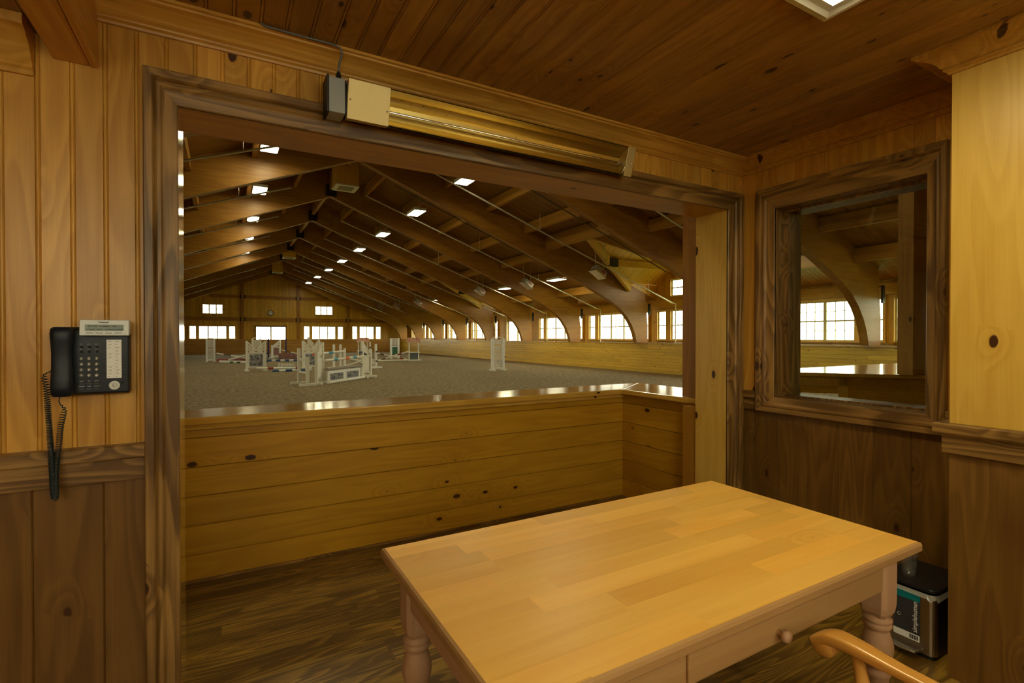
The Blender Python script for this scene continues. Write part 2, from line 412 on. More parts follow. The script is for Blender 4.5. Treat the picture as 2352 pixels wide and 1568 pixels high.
# right wall with interior window
wo = (1.165, 1.958, 1.02, 2.205)      # y0,y1,z0,z1 of the glazed opening
mb = MB()
boards(mb, (W2, 0, 0), Y_, Z_, nX, JY-.02, W1, .93, CZ, .0875, .003, holes=[(1.11, 2.03, .98, 2.28)], seed=21)
mb.R = .6
mb.box(W2+.004, 3.268, wo[1]+.004, W1, 0, 2.7); mb.box(W2+.004, 3.268, -.5, wo[0]-.004, 0, 2.7)
mb.box(W2+.004, 3.268, wo[0]-.004, wo[1]+.004, 0, wo[2]-.004); mb.box(W2+.004, 3.268, wo[0]-.004, wo[1]+.004, wo[3]+.004, 2.7)
wr = struct(mb.build('wall_right', P['pineZ']))
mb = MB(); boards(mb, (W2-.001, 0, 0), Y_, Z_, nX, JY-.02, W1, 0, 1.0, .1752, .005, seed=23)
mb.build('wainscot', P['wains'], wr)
# jogged wide wall on the far right
mb = MB(); mb.R = .77
boards(mb, (JX, 0, 0), Y_, Z_, nX, BY, JY-.022, 1.0, CZ, 2.0, 0, seed=31)
mb.R = .37; mb.box(JX, W2, JY-.022, JY, 0, CZ)
wj = struct(mb.build('wall_right', P['lightZ']))
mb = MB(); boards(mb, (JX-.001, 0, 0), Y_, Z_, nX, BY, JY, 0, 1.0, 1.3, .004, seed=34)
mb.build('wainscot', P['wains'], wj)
# back and left walls
BH0 = [(-1.9,.1,1.5,2.3),(.75,2.15,1.5,2.3)]  # openings for the added, unseen back windows
mb = MB(); boards(mb, (0, BY, 0), X_, Z_, Y_, LX, W2, 0, CZ, .0875, .004, seed=41, holes=BH0)
mb.box(LX-.1, 3.1, BY-.1, BY-.006, 0, 1.5); mb.box(LX-.1, 3.1, BY-.1, BY-.006, 2.3, 2.7)
for xa, xb in ((LX-.1,-1.9),(.1,.75),(2.15,3.1)): mb.box(xa, xb, BY-.1, BY-.006, 1.5, 2.3)
struct(mb.build('wall_back', P['pineZ']))
mb = MB(); boards(mb, (LX, 0, 0), Y_, Z_, X_, BY, W1, 0, CZ, .0875, .004, seed=43); mb.box(LX-.1, LX-.006, BY-.1, 2.44, 0, 2.7)
struct(mb.build('wall_left', P['pineZ']))
# ceiling
mb = MB(); boards(mb, (.0375, 0, CZ), X_, Y_, nZ, -.45, W2-.03, BY, W1, .0868, .0035, True, seed=51)
mb.R = .5; mb.box(LX, 3.27, BY, 2.44, CZ+.006, 2.72)
struct(mb.build('ceiling', P['ceil']))
mb = MB(); boards(mb, (0, 0, LCZ), X_, Y_, nZ, LX, -.42, BY, W1, .0868, .0035, True, seed=52)
mb.box(LX, -.43, BY, W1, LCZ+.006, LCZ+.03)
struct(mb.build('ceiling', P['ceil']))
# boxed ceiling beam
mb = MB(); mb.box(-.49, -.395, BY, W1, 2.315, LCZ+.03); mb.box(-.393, -.372, BY, W1, 2.312, CZ)
struct(mb.build('trim_1', P['pineY'], bevel=.004))
# crown mouldings
crown = [(0,2.472),(.010,2.472),(.013,2.480),(.022,2.486),(.024,2.491),(.020,2.494),(.030,2.500),(.038,2.512),(.052,2.526),(.070,2.536),(.088,2.541),(.091,2.547),(.102,2.549),(.102,2.5595)]
mb = MB(); path_sweep(mb, [(-.372, W1), (W2, W1), (W2, JY), (JX, JY), (JX, BY)], crown)
struct(mb.build('trim_2', P['stainX' if 0 else 'pineX']))
crownL = [(0,2.243),(.012,2.243),(.018,2.256),(.026,2.262),(.024,2.270),(.034,2.285),(.060,2.320),(.100,2.350),(.115,2.356),(.120,2.366),(.120,LCZ-.0005)]
mb = MB(); path_sweep(mb, [(LX, W1), (-.535, W1)], crownL)
struct(mb.build('trim_3', P['pineX']))
# chair rails
rail = [(0,.903),(.017,.903),(.019,.906),(.019,.978),(.036,.981),(.040,.986),(.040,1.024),(.036,1.029),(0,1.029)]
mb = MB(); path_sweep(mb, [(LX, W1), (-.2475, W1)], rail)
struct(mb.build('trim_4', P['stainX']))
railR = [(0,.925),(.017,.925),(.019,.928),(.019,1.003),(.040,1.006),(.043,1.012),(.043,1.043),(.038,1.048),(0,1.048)]
mb = MB(); path_sweep(mb, [(W2, W1-.012), (W2, 2.078)], railR); path_sweep(mb, [(W2, 1.075), (W2, JY), (JX, JY), (JX, BY)], railR)
struct(mb.build('trim_5', P['stainY']))
# opening casing and jambs
cas = [(0,0),(0,.034),(.04,.038),(.26,.038),(.30,.030),(.32,.020),(.40,.026),(.50,.027),(.56,.020),(.60,.018),(.97,.014),(1,.010),(1,0)]
mb = MB(); frame_sweep(mb, (0, W1, 0), X_, Z_, nY, (-.2475, 3.0, 0, 2.345), (OX0, OX1, 0, OZ), cas, bottom=False, only='V')
cg = struct(mb.build('trim_6', P['stainZ']))
mb = MB(); frame_sweep(mb, (0, W1, 0), X_, Z_, nY, (-.2475, 3.0, 0, 2.345), (OX0, OX1, 0, OZ), cas, bottom=False, only='H')
mb.build('head_casing', P['stainX'], cg)
mb = MB(); mb.R = .2; mb.box(OX0-.02, OX0, W1-.005, 2.45, 0, OZ); mb.build('jamb', P['capX'], cg)
mb = MB(); mb.R = .7; mb.box(OX1, OX1+.02, W1-.005, 2.45, 0, OZ); mb.build('jamb', P['lightZ'], cg)
mb = MB(); mb.R = .4; mb.box(OX0-.02, OX1+.02, W1-.005, 2.45, OZ, OZ+.02); mb.build('jamb', P['half'], cg)
# interior window
win = empty('window_1', (W2, (wo[0]+wo[1])/2, wo[2])); struct(win)
def put(mb, name, mat, parent, **k):
    o = mb.build(name, mat, parent, **k); o.location = -parent.location; return o
for k_ in 'VH':
    mb = MB(); frame_sweep(mb, (W2, 0, 0), Y_, Z_, nX, (1.078, 2.074, .925, 2.340), wo, cas, only=k_)
    put(mb, 'casing', P['stainZ' if k_ == 'V' else 'stainY'], win)
mb = MB(); frame_sweep(mb, (W2, 0, 0), Y_, Z_, nX, wo, wo, [(0,.008),(0,-.125)])
frame_sweep(mb, (W2, 0, 0), Y_, Z_, nX, wo, (wo[0]+.012, wo[1]-.012, wo[2]+.012, wo[3]-.012), [(0,-.10),(1,-.10),(1,-.25),(0,-.25)])
put(mb, 'jamb', P['stainZ'], win)
mb = MB(); mb.box(W2+.128, W2+.134, wo[0]+.006, wo[1]-.006, wo[2]+.006, wo[3]-.006)
put(mb, 'pane', glass, win)

# ---------------- half wall with varnished cap
mb = MB()
boards(mb, (0, 3.40, -.015), X_ and Z_, X_, nY, .0, .93, LX, 3.05, .1675, .010, seed=61)
mb.R = .3; mb.box(LX, 3.05, 3.413, 3.62, -.1, .92); mb.box(3.063, 3.40, 2.44, 3.62, -.1, .92)
hw = struct(mb.build('half_wall', P['half']))
mb = MB(); boards(mb, (3.05, 0, -.015), Z_, Y_, nX, 0, .93, 2.44, 3.40, .1675, .010, seed=62)
mb.build('side_planking', P['halfY'], hw)
mb = MB(); mb.R = .2
mb.box(LX, 3.05, 3.375, 3.40, .875, .905); mb.build('cap_fascia', P['capX'], hw)
mb = MB(); mb.R = .2
mb.prism([(LX,3.335,.905),(2.985,3.335,.905),(3.56,3.74,.905),(LX,3.74,.905)], (0,0,.042)); mb.build('cap', P['capX'], hw, bevel=.008)
mb = MB(); mb.R = .6
mb.prism([(2.985,2.45,.905),(3.56,2.45,.905),(3.56,3.74,.905),(2.985,3.335,.905)], (0,0,.042)); mb.build('cap', P['capY'], hw, bevel=.008)
mb = MB(); mb.box(LX, 3.05, 3.385, 3.40, 0, .012); mb.build('shoe_moulding', P['stainX'], hw)
mb = MB(); mb.R = .9; mb.box(3.05, 3.24, 2.45, 2.73, .948, 2.7); mb.box(OX1+.02, 3.24, 2.44, 2.58, 0, .90)
struct(mb.build('post', P['glulamZ']), 'dark pine post standing on the half wall beside the opening')

# ================================================================== ARENA
AG = -.1; XR = 3.67; SL = .39; DK = 8.05; XW = 16.5; XWl = 2*XR - XW; YF = 51.3; YN = -2.13
def deckz(x): return DK - SL * abs(x - XR)
YK = [7.25, 11.5] + [16.25 + 4.79 * k for k in range(8)]     # front faces of the arches
# ground
mb = MB(); mb.face([(XWl-.5, YN-.5, AG),(XW+.5, YN-.5, AG),(XW+.5, YF+.5, AG),(XWl-.5, YF+.5, AG)])
struct(mb.build('arena_ground', footing))
# arch
intr = [(3.67,6.97),(12.3,3.60),(12.9,3.36),(13.5,3.10),(14.05,2.83),(14.5,2.54),(14.85,2.22),(15.10,1.88),(15.27,1.52),(15.37,1.16)]
def arch_mesh():
    mb = MB(); W = .22
    full_in = [(2*XR - x, z) for x, z in intr[::-1]] + intr[1:]
    def ext(x, z):   # matching outer point
        return None
    outer = []
    # station strips between intrados and extrados
    st = []
    for x, z in intr:
        if z > 3.5: st.append(((x, z), (x + .0, deckz(x))))
        else: st.append(((x, z), (min(16.0, x + .6 + (3.5 - z) * .3) if z > 1.9 else 16.0, None)))
    st2 = []
    for (a, b) in st:
        bx, bz = b
        if bz is None:
            bz = deckz(bx) if bx < 16.0 else min(deckz(16.0), a[1] + .8 if a[1] > 1.9 else a[1])
        st2.append((a, (bx, bz)))
    for side in (1, -1):
        S = [((XR + side*(a[0]-XR), a[1]), (XR + side*(b[0]-XR), b[1])) for a, b in st2]
        for j, ((a0, b0), (a1, b1)) in enumerate(zip(S, S[1:])):
            mb.R = .35
            for y, fl in ((0, False), (W, True)):
                q = [(a0[0],y,a0[1]),(a1[0],y,a1[1]),(b1[0],y,b1[1]),(b0[0],y,b0[1])]
                if (side == 1) == fl: q = q[::-1]
                mb.face(q)
            q = [(a0[0],0,a0[1]),(a0[0],W,a0[1]),(a1[0],W,a1[1]),(a1[0],0,a1[1])]
            mb.R = .6; mb.face(q if side == 1 else q[::-1])
            q = [(b0[0],0,b0[1]),(b1[0],0,b1[1]),(b1[0],W,b1[1]),(b0[0],W,b0[1])]
            mb.face(q if side == 1 else q[::-1])
    return mb
a0 = arch_mesh().build('roof_arch', P['glulamX'])
for i, y in enumerate(YK):
    o = a0 if i == 0 else a0.copy()
    if i: COL.objects.link(o)
    o.location = (0, y, 0); struct(o)
mb = MB(); mb.box(-.2, .2, -.03, 0, 6.98, 7.42); mb.box(-.2, -.16, -.12, -.03, 6.98, 7.42); mb.box(.16, .2, -.12, -.03, 6.98, 7.42)
br0 = mb.build('ridge_bracket', blackm)
mb = MB(); mb.box(-.03, .09, -.05, 0, 2.35, 2.85); bw0 = mb.build('wall_bracket', blackm)
for i, y in enumerate(YK):
    o = br0 if i == 0 else br0.copy()
    if i: COL.objects.link(o)
    o.location = (XR, y, 0); struct(o)
    o = bw0 if i == 0 else bw0.copy()
    if i: COL.objects.link(o)
    o.location = (16.03, y, .0); struct(o)
# purlins, one per bay
bays = [(YN, YK[0])] + list(zip([y + .22 for y in YK], YK[1:] + [YF]))
dorm = {2, 5}        # bays (arch -1..0) and (2..3)
pur = MB(); pur.box(-.065, .065, 0, 1, -.36, 0); p0 = pur.build('roof_purlin', P['glulamY']); first = True
def purlin(x, ya, yb, extra=0, mat=None, zoff=0):
    global first
    if first: o = p0; first = False
    else: o = p0.copy(); COL.objects.link(o)
    z = deckz(x) - .01 - zoff - (.065*SL)
    o.location = (x, ya, z); o.scale = (1, yb - ya, (.36 + extra)/.36); struct(o)
for bi, (ya, yb) in enumerate(bays):
    if bi == 0: ya = 2.6
    for s in (1, -1):
        for k in range(7):
            off = 1.33 + 1.6 * k
            if off > 11.5: continue
            if bi in dorm and s == 1 and off > 7.3: continue
            purlin(XR + s*off, ya, yb)
        if bi in dorm and s == 1: purlin(10.75, ya, yb, .17)
    purlin(XR, ya, yb - .03, .42)
# roof deck
mb = MB(); sl = V((1, 0, -SL)); Ls = math.sqrt(1 + SL*SL)
for s in (1, -1):
    o = (XR, 0, DK); vd = V((s, 0, -SL)) / Ls; nd = V((-s*SL, 0, -1)) / Ls
    XE = (XW + .1 - XR) * Ls
    vcut = (10.9 - XR) * Ls
    def vt(y):
        if s == 1:
            for di in dorm:
                ya, yb = bays[di]; mid = (ya + yb) / 2; hw_ = (yb - ya) / 2
                if ya + .02 < y < yb - .02: return vcut + (14.9 - 10.9) * Ls * abs(y - mid) / hw_
        return XE
    boards(mb, o, Y_, tuple(vd), tuple(nd), YN, YF, 0, XE, .14, .006, seed=71 + s, vtop=vt)
deck = struct(mb.build('roof_deck', P['deck']))
# outer roof skin so no sky leaks through
mb = MB()
for (x0, x1, y0, y1) in [(XWl-.2, XR, YN, YF), (XR, 10.9, YN, YF)] + [(10.9, XW+.2, a, b) for a, b in
        ((YN, bays[2][0]), (bays[2][1], bays[5][0]), (bays[5][1], YF))]:
    mb.face([(x0,y0,deckz(x0)+.12),(x1,y0,deckz(x1)+.12),(x1,y1,deckz(x1)+.12),(x0,y1,deckz(x0)+.12)])
struct(mb.build('roof_skin', P['deck']))
# dormers
RZ = deckz(10.9)
for di in sorted(dorm):
    ya, yb = bays[di]; mid = (ya+yb)/2; EZ = deckz(14.9)
    mb = MB()
    for s in (1, -1):
        ye = mid + s*(yb-ya)/2
        d = V((0, s*(yb-ya)/2, EZ-RZ)); Ld = d.length; d /= Ld; nn = V((0, -s*(RZ-EZ), -(yb-ya)/2)).normalized()
        nn = V((0, -s*abs(RZ-EZ), -(yb-ya)/2)).normalized()
        def vt2(x, Ld=Ld):
            return Ld * min(1, max(0, (x - 10.9) / 4.0))
        boards(mb, (0, mid, RZ), X_, tuple(d), tuple(nn), 10.9, XW+.1, 0, Ld, .0875, .006, seed=81+s, vtop=vt2)
        # cheek wall
        boards(mb, (0, ye - s*.01, 0), X_, Z_, (0,-s,0), 14.9, XW+.1, EZ, EZ, .0875, .006, seed=85, vtop=None)
        for k in range(18):
            x0 = 14.9 + k*.1; x1 = x0 + .1; mb.R = hsh(k, 9)
            mb.face([(x0, ye-s*.01, deckz(x0)-.02),(x1, ye-s*.01, deckz(x1)-.02),(x1, ye-s*.01, EZ),(x0, ye-s*.01, EZ)])
        mb.face([(10.9, mid, RZ+.14),(14.9, ye, EZ+.12),(14.9, ye+s*.2, EZ+.12),(10.9, ye+s*.2, RZ+.12)])
        mb.face([(10.9, mid, RZ+.15),(XW+.1, mid, RZ+.15),(XW+.1, ye+s*.1, EZ+.1),(14.9, ye+s*.1, EZ+.1)])
    struct(mb.build('dormer_roof', P['arenaY']))
    mb = MB()
    for s in (1, -1):
        ye = mid + s*(yb-ya)/2
        mb.R = .4; mb.bar((10.85, mid + s*.02, RZ-.2), (14.9, ye - s*.05, EZ-.2), .13, .32)
        mb.bar((13.0, mid+s*1.1, RZ - .5*(RZ-EZ)-.18), (XW, mid+s*1.1, RZ - .5*(RZ-EZ)-.18), .12, .24)
    mb.bar((10.9, mid, RZ-.15), (XW, mid, RZ-.15), .13, .3)
    struct(mb.build('dormer_beam', P['lightX']))
    mb = MB(); mb.box(12.75, 13.2, mid+.98, mid+1.22, RZ-.5*(RZ-EZ)-.34, RZ-.5*(RZ-EZ)-.03)
    struct(mb.build('dormer_bracket', blackm))

# ---------------- windows
WN = [1]
def sash(mb, w, h, cols, rows, t=.035):
    """double hung sash in local x (width) z (height)"""
    fw = .045; z1 = h / 2
    mb.box(0, fw, -t/2, t/2, 0, h); mb.box(w-fw, w, -t/2, t/2, 0, h)
    for z in (0, z1 - fw/2, h - fw): mb.box(fw, w-fw, -t/2, t/2, z, z+fw)
    for base in (fw, z1 + fw/2):
        hh = z1 - fw*1.5
        for c in range(1, cols): x = fw + (w-2*fw)*c/cols; mb.box(x-.009, x+.009, -.012, .012, base, base+hh)
        for r in range(1, rows): z = base + hh*r/rows; mb.box(fw, w-fw, -.012, .012, z-.009, z+.009)
sash_cache = {}
def window_group(loc, rz, widths, gap, h, rows=2, cw=.06):
    """Empty window_n with sash children along local +x; widths list with None = mullion gap"""
    WN[0] += 1
    e = empty('window_%d' % WN[0], loc, rz); struct(e)
    x = 0; tot = 0
    for w in widths: tot += w if w > 0 else -w
    mb = MB()
    mb.box(-cw, 0, -.10, .02, -.02, h+.02); mb.box(tot, tot+cw, -.10, .02, -.02, h+.02); mb.box(-cw, tot+cw, -.10, .02, h, h+.07); mb.box(-cw-.02, tot+cw+.02, -.13, .02, -.035, 0)
    x = 0
    for w in widths:
        if w < 0: mb.box(x, x-w, -.10, .02, 0, h); x -= w
        else: x += w
    mb.build('window_frame', P['lightZ'], e)
    x = 0
    for w in widths:
        if w < 0: x -= w; continue
        key = (round(w, 3), h, rows)
        cols = 3 if w > .7 else 2
        if key not in sash_cache:
            mb = MB(); sash(mb, w, h, cols, rows); so = mb.build('sash', vinyl)
            pm = MB(); pm.box(.03, w-.03, .001, .005, .03, h-.03); po = pm.build('pane', pane_m, so)
            sash_cache[key] = so; fresh = True
        else:
            so = sash_cache[key].copy(); COL.objects.link(so)
            for c in kids(sash_cache[key]): d = c.copy(); COL.objects.link(d); d.parent = so
        so.parent = e; so.location = (x, 0, 0); x += w
    # daylight portal just outside
    ld = bpy.data.lights.new('daylight_portal', 'AREA'); ld.shape = 'RECTANGLE'; ld.size = tot; ld.size_y = h; ld.cycles.is_portal = PORTAL
    if not PORTAL: ld.energy = 60 * tot * h; ld.color = (.93,.97,1)
    lo = bpy.data.objects.new('daylight_portal', ld); COL.objects.link(lo)
    R = Matrix.Rotation(rz, 4, 'Z'); c = V(loc) + R @ V((tot/2, .09, h/2))
    lo.location = c; lo.rotation_euler = (math.radians(-90), 0, rz)
    return e
PORTAL = True
sidew = [.50, -.26, .9, .9, .9, -.26, .50]; sw = sum(abs(a) for a in sidew)
holesR = []; holesL = []
for bi, (ya, yb) in enumerate(bays):
    mid = (ya + yb) / 2
    y0 = mid - sw/2; y1 = mid + sw/2
    if bi == 0: y1 = 7.1; y0 = y1 - sw; mid = (y0+y1)/2
    if bi == len(bays) - 1: continue
    if bi == 5:
        y0, y1 = mid-1.25, mid+1.25; holesR.append((y0, y1, 1.16, 2.5))
        # door with glazed leaves seen above the kick wall
        d = empty('door_1', (XW, y1, 1.16), -math.pi/2); struct(d)
        mb = MB(); mb.box(-.12, 0, -.12, .02, -.02, 1.36); mb.box(2.5, 2.62, -.12, .02, -.02, 1.36); mb.box(-.12, 2.62, -.12, .02, 1.34, 1.46); mb.build('door_frame', P['lightZ'], d)
        mb = MB()
        for x in (0, 1.25): mb.box(x, x+.07, -.02, .02, 0, 1.34); mb.box(x+1.18, x+1.25, -.02, .02, 0, 1.34); mb.box(x, x+1.25, -.02, .02, 1.25, 1.34)
        mb.build('door_leaf', vinyl, d)
        mb = MB(); mb.box(.07, 2.43, .001, .005, 0, 1.25); mb.build('pane', pane_m, d)
        ld = bpy.data.lights.new('daylight_portal', 'AREA'); ld.shape = 'RECTANGLE'; ld.size = 2.5; ld.size_y = 1.34; ld.cycles.is_portal = PORTAL
        lo = bpy.data.objects.new('daylight_portal', ld); COL.objects.link(lo); lo.location = (XW+.1, mid, 1.83); lo.rotation_euler = (math.radians(-90), 0, -math.pi/2)
    else:
        holesR.append((y0, y1, 1.27, 2.53))
        window_group((XW, y1, 1.27), -math.pi/2, sidew, 0, 1.26)
    if bi in dorm:
        holesR.append((mid-1.35, mid+1.35, 3.12, 3.83)); window_group((XW, mid+1.35, 3.12), -math.pi/2, [.9,.9,.9], 0, .71, 1)
    if 1 < bi < 8:
        holesL.append((y0, y1, 1.27, 2.53)); window_group((XWl, y0, 1.27), math.pi/2, sidew, 0, 1.26)
mb = MB()
def vtR(y):
    for di in dorm:
        ya, yb = bays[di]; mid = (ya+yb)/2
        if ya < y < yb: return RZ - (RZ - deckz(14.9))*abs(y-mid)/((yb-ya)/2) + .05
    return deckz(XW) + .05
boards(mb, (XW, 0, 0), Y_, Z_, nX, YN, YF, AG, 3.1, .14, .005, holes=holesR, seed=91, vtop=vtR)
struct(mb.build('wall_arena_right', P['arenaZ']))
mb = MB(); boards(mb, (XWl, 0, 0), Y_, Z_, X_, YN, YF, AG, 3.1, .14, .005, holes=holesL, seed=92)
struct(mb.build('wall_arena_left', P['arenaZ']))
# plate beam under the eave
mb = MB(); mb.box(XW-.06, XW, YN, bays[2][0], 2.62, 2.95); mb.box(XW-.06, XW, bays[2][0], YF, 2.62, 2.95)
struct(mb.build('trim_7', P['arenaY']))
# far gable wall
farholes = [(-2.7,.78,1.23,2.36),(6.44,10.03,1.17,2.42),(10.9,13.72,1.17,2.46),(-1.73,-.19,3.43,4.26),(7.46,9.05,3.51,4.35),(2.42,4.85,AG,2.34)]
mb = MB(); boards(mb, (0, YF, 0), X_, Z_, nY, XWl, XW, AG, 3, .16, .006, holes=farholes, seed=95, vtop=lambda x: deckz(x)+.05)
struct(mb.build('wall_far', P['arenaZ']))
window_group((-2.7, YF, 1.23), 0, [.52,-.17,.7,.7,.7,-.17,.52], 0, 1.13)
window_group((6.44, YF, 1.17), 0, [.52,-.2,.72,.72,.71,-.2,.52], 0, 1.25)
window_group((10.9, YF, 1.17), 0, [.5,-.2,.71,.71,-.2,.5], 0, 1.29)
window_group((-1.73, YF, 3.43), 0, [.5,.54,.5], 0, .83, 1)
window_group((7.46, YF, 3.51), 0, [.52,.55,.52], 0, .84, 1)
d = empty('door_2', (4.85, YF, AG), math.pi); struct(d)
mb = MB(); mb.box(-.1, 0, -.02, .12, 0, 2.5); mb.box(2.43, 2.53, -.02, .12, 0, 2.5); mb.box(-.1, 2.53, -.02, .12, 2.42, 2.54); mb.box(1.16, 1.27, -.02, .05, 0, 2.44); mb.build('door_frame', P['stainZ'], d)
mb = MB(); mb.box(0, 2.43, -.01, .03, 0, 1.2); mb.build('door_leaf', P['arenaZ'], d)
mb = MB(); mb.box(0, 2.43, .001, .005, 1.2, 2.42); mb.build('pane', pane_m, d)
ld = bpy.data.lights.new('daylight_portal', 'AREA'); ld.shape = 'RECTANGLE'; ld.size = 2.43; ld.size_y = 1.3; ld.cycles.is_portal = PORTAL
lo = bpy.data.objects.new('daylight_portal', ld); COL.objects.link(lo); lo.location = (3.63, YF+.1, 1.8); lo.rotation_euler = (math.radians(-90), 0, 0)
# posts and girts of the far wall
for x in (-3.15, 1.34, 5.95, 10.5):
    mb = MB(); mb.box(x-.11, x+.11, YF-.16, YF-.005, 1.1, deckz(x)-.02); struct(mb.build('gable_post', P['glulamZ']))
mb = MB()
for xa, xb in ((-9.0,-3.26),(-3.04,1.23),(1.45,5.84),(6.06,10.39),(10.61,16.3)):
    mb.R = .4; mb.box(xa, xb, YF-.09, YF-.005, 2.84, 3.16)
for xa, xb in ((-1.2,1.23),(1.45,5.84),(6.06,8.5)): mb.box(xa, xb, YF-.09, YF-.005, 4.86, 5.14)
struct(mb.build('gable_girt', P['glulamX']))
mb = MB()
for x in (1.34, 5.95, 10.5):
    for z0, z1 in ((2.84,3.16),(4.86,5.14)):
        if x == 10.5 and z0 > 4: continue
        for s in (-1, 1): mb.box(x + s*.12, x + s*.22, YF-.12, YF-.09, z0-.02, z1+.02)
struct(mb.build('girt_bracket', blackm))
# near gable wall (behind the room)
mb = MB(); boards(mb, (0, YN, 0), X_, Z_, Y_, XWl, XW, AG, 3, .28, .006, seed=97, holes=BH0, vtop=lambda x: deckz(x)+.05)
struct(mb.build('wall_near', P['arenaZ']))
window_group((.1, BY-.06, 1.5), math.pi, [1.0,1.0], 0, .8)  # both back windows are unseen, added high up to light the room
window_group((2.15, BY-.06, 1.5), math.pi, [.7,.7], 0, .8)
# kick walls and ledge
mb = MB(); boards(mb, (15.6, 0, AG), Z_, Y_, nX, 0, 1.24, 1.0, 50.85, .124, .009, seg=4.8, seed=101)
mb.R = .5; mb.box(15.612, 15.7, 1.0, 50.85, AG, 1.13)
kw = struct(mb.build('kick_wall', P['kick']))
mb = MB(); mb.R = .3; mb.box(15.56, XW-.11, 1.0, YF-.01, 1.125, 1.165); mb.build('ledge', P['capY'], kw)
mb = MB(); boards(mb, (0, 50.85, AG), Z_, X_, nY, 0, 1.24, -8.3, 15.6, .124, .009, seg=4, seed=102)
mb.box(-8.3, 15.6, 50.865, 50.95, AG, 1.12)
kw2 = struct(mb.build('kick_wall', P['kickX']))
mb = MB(); mb.R = .3; mb.box(-8.3, 15.6, 50.81, YF-.14, 1.135, 1.17); mb.build('ledge', P['capX'], kw2)
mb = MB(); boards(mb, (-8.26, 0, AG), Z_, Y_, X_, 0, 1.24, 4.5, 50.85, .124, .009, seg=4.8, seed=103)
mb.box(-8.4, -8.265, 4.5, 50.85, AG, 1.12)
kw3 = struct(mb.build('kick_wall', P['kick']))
mb = MB(); mb.box(XWl+.11, -8.22, 4.5, YF-.14, 1.125, 1.165); mb.build('ledge', P['capY'], kw3)

# ---------------- side counter seen through the interior window
mb = MB(); mb.R = .3
mb.prism([(6.0,4.36,.90),(7.3,2.72,.90),(11,2.72,.90),(11,4.36,.90)], (0,0,.045))
ct = struct(mb.build('side_half_wall', P['capX'], bevel=.006))
n = V((-1.64, -1.3, 0)).normalized(); dd = V((1.3,-1.64,0)).normalized(); L_ = V((1.3,-1.64,0)).length
o = V((6.08, 4.40, AG))
mb = MB(); boards(mb, tuple(o), Z_, tuple(dd), tuple(n), 0, 1.0, 0, L_, .1675, .004, seed=111, holes=[(.35,.78,.30,1.1)])
mb.prism([(6.09,4.40,AG),(7.39,2.76,AG),(7.9,2.76,AG),(7.9,4.35,AG)], (0,0,.5))
mb.build('planking', P['half'], ct)
mb = MB(); mb.R = .7
for a, b, c, d_ in ((.2,.3,.25,.98),(1.1,1.2,.25,.98),(.2,1.2,.88,.98)):
    q = [o + dd*a + n*.012 + V((0,0,c)), o + dd*b + n*.012 + V((0,0,c)), o + dd*b + n*.012 + V((0,0,d_)), o + dd*a + n*.012 + V((0,0,d_))]
    mb.prism(q, -n*.03)
mb.build('opening_trim', P['lightZ'], ct)
mb = MB(); mb.R = .8; mb.box(7.06, 7.5, 2.86, 3.02, .947, 4.2); struct(mb.build('post', P['glulamZ']))
mb = MB(); mb.R = .3; mb.box(7.52, 8.3, 2.74, 2.84, AG, 4.2); struct(mb.build('post', P['lightZ']))

# ---------------- arena ceiling fittings
ORD = ['nearest visible','second','third','fourth','fifth','sixth','seventh','eighth','overhead','foremost']
def lamp_thing():
    e = empty('arena_light', (0,0,0))
    mb = MB(); mb.box(-.23,.23,-.50,.50,.0,.10); mb.build('housing', ceramic, e, bevel=.01)
    mb = MB(); mb.box(-.20,.20,-.47,.47,-.012,-.001); mb.build('lens', lampm, e)
    mb = MB()
    pass
    for y in (-.38,.38):
        mb = MB(); mb.tube([(0,y,.1),(0,y,.56)], .008, 6); mb.build('hanger', galv, e)
    return e
lp = lamp_thing(); cnt = 0
rows = [('high right-hand', 6.35, 6.12, [13.95,18.6,23.3,28.0,32.7,37.4,42.2,47.2,9.0,4.9], -1),
        ('left-hand', 1.06, 6.50, [15.0,19.7,24.6,29.3,34.2,9.6,4.9], 1),
        ('low right-hand', 13.05, 3.98, [18.95,23.7,33.3,9.4,4.4], -1)]
for nm, x, z, ys, s in rows:
    for i, y in enumerate(ys):
        ordn = ORD[i] if y > 12 else ('added unseen before the second arch' if y > 7.5 else 'added unseen nearest the near gable')  # lamps of the near bays are hidden, added for their light
        o = lp if cnt == 0 else copy_tree(lp); cnt += 1
        o.location = (x, y, z)
        tag(o, 'white arena roof lamp, %s, in the %s row' % (ordn, nm), 'lamp', 'panel lamps in the %s row' % nm)
# pipes
def pipe_thing(k, y, side, kind):
    mb = MB()
    if kind == 'A':
        f = lambda x: 6.41 - .356 * (x - 5.76)
        if side == 1:
            mb.tube([(4.7, 0, f(4.7)), (15.9, 0, f(15.9)), (16.12, 0, f(15.9)-.03), (16.12, 0, 1.17)], .028, 8)
            for x in (6.5, 9.5, 12.5, 14.6): mb.tube([(x,0,f(x)),(x,0,deckz(x)-.02)], .008, 6)
        else:
            g = lambda x: f(2*XR - x)
            mb.tube([(5.0 if False else 2.0, 0, g(2.0)), (-7.0, 0, g(-7.0))], .028, 8)
            for x in (.4, -2.6, -5.6): mb.tube([(x,0,g(x)),(x,0,deckz(x)-.02)], .008, 6)
    else:
        f = lambda x: 6.05 - .372 * (x - 6.66)
        mb.tube([(5.1, 0, f(5.1)), (13.2, 0, f(13.2))], .018, 6)
        for x in (6.5, 9.5, 12.5): mb.tube([(x,0,f(x)),(x,0,deckz(x)-.02)], .006, 6)
    o = mb.build('sprinkler_pipe' if kind == 'A' else 'conduit', galv if kind == 'A' else plain('dull_conduit', (.16,.14,.09), .5, .5) if k == 0 else bpy.data.materials['dull_conduit'])
    o.location = (0, y, 0); return o
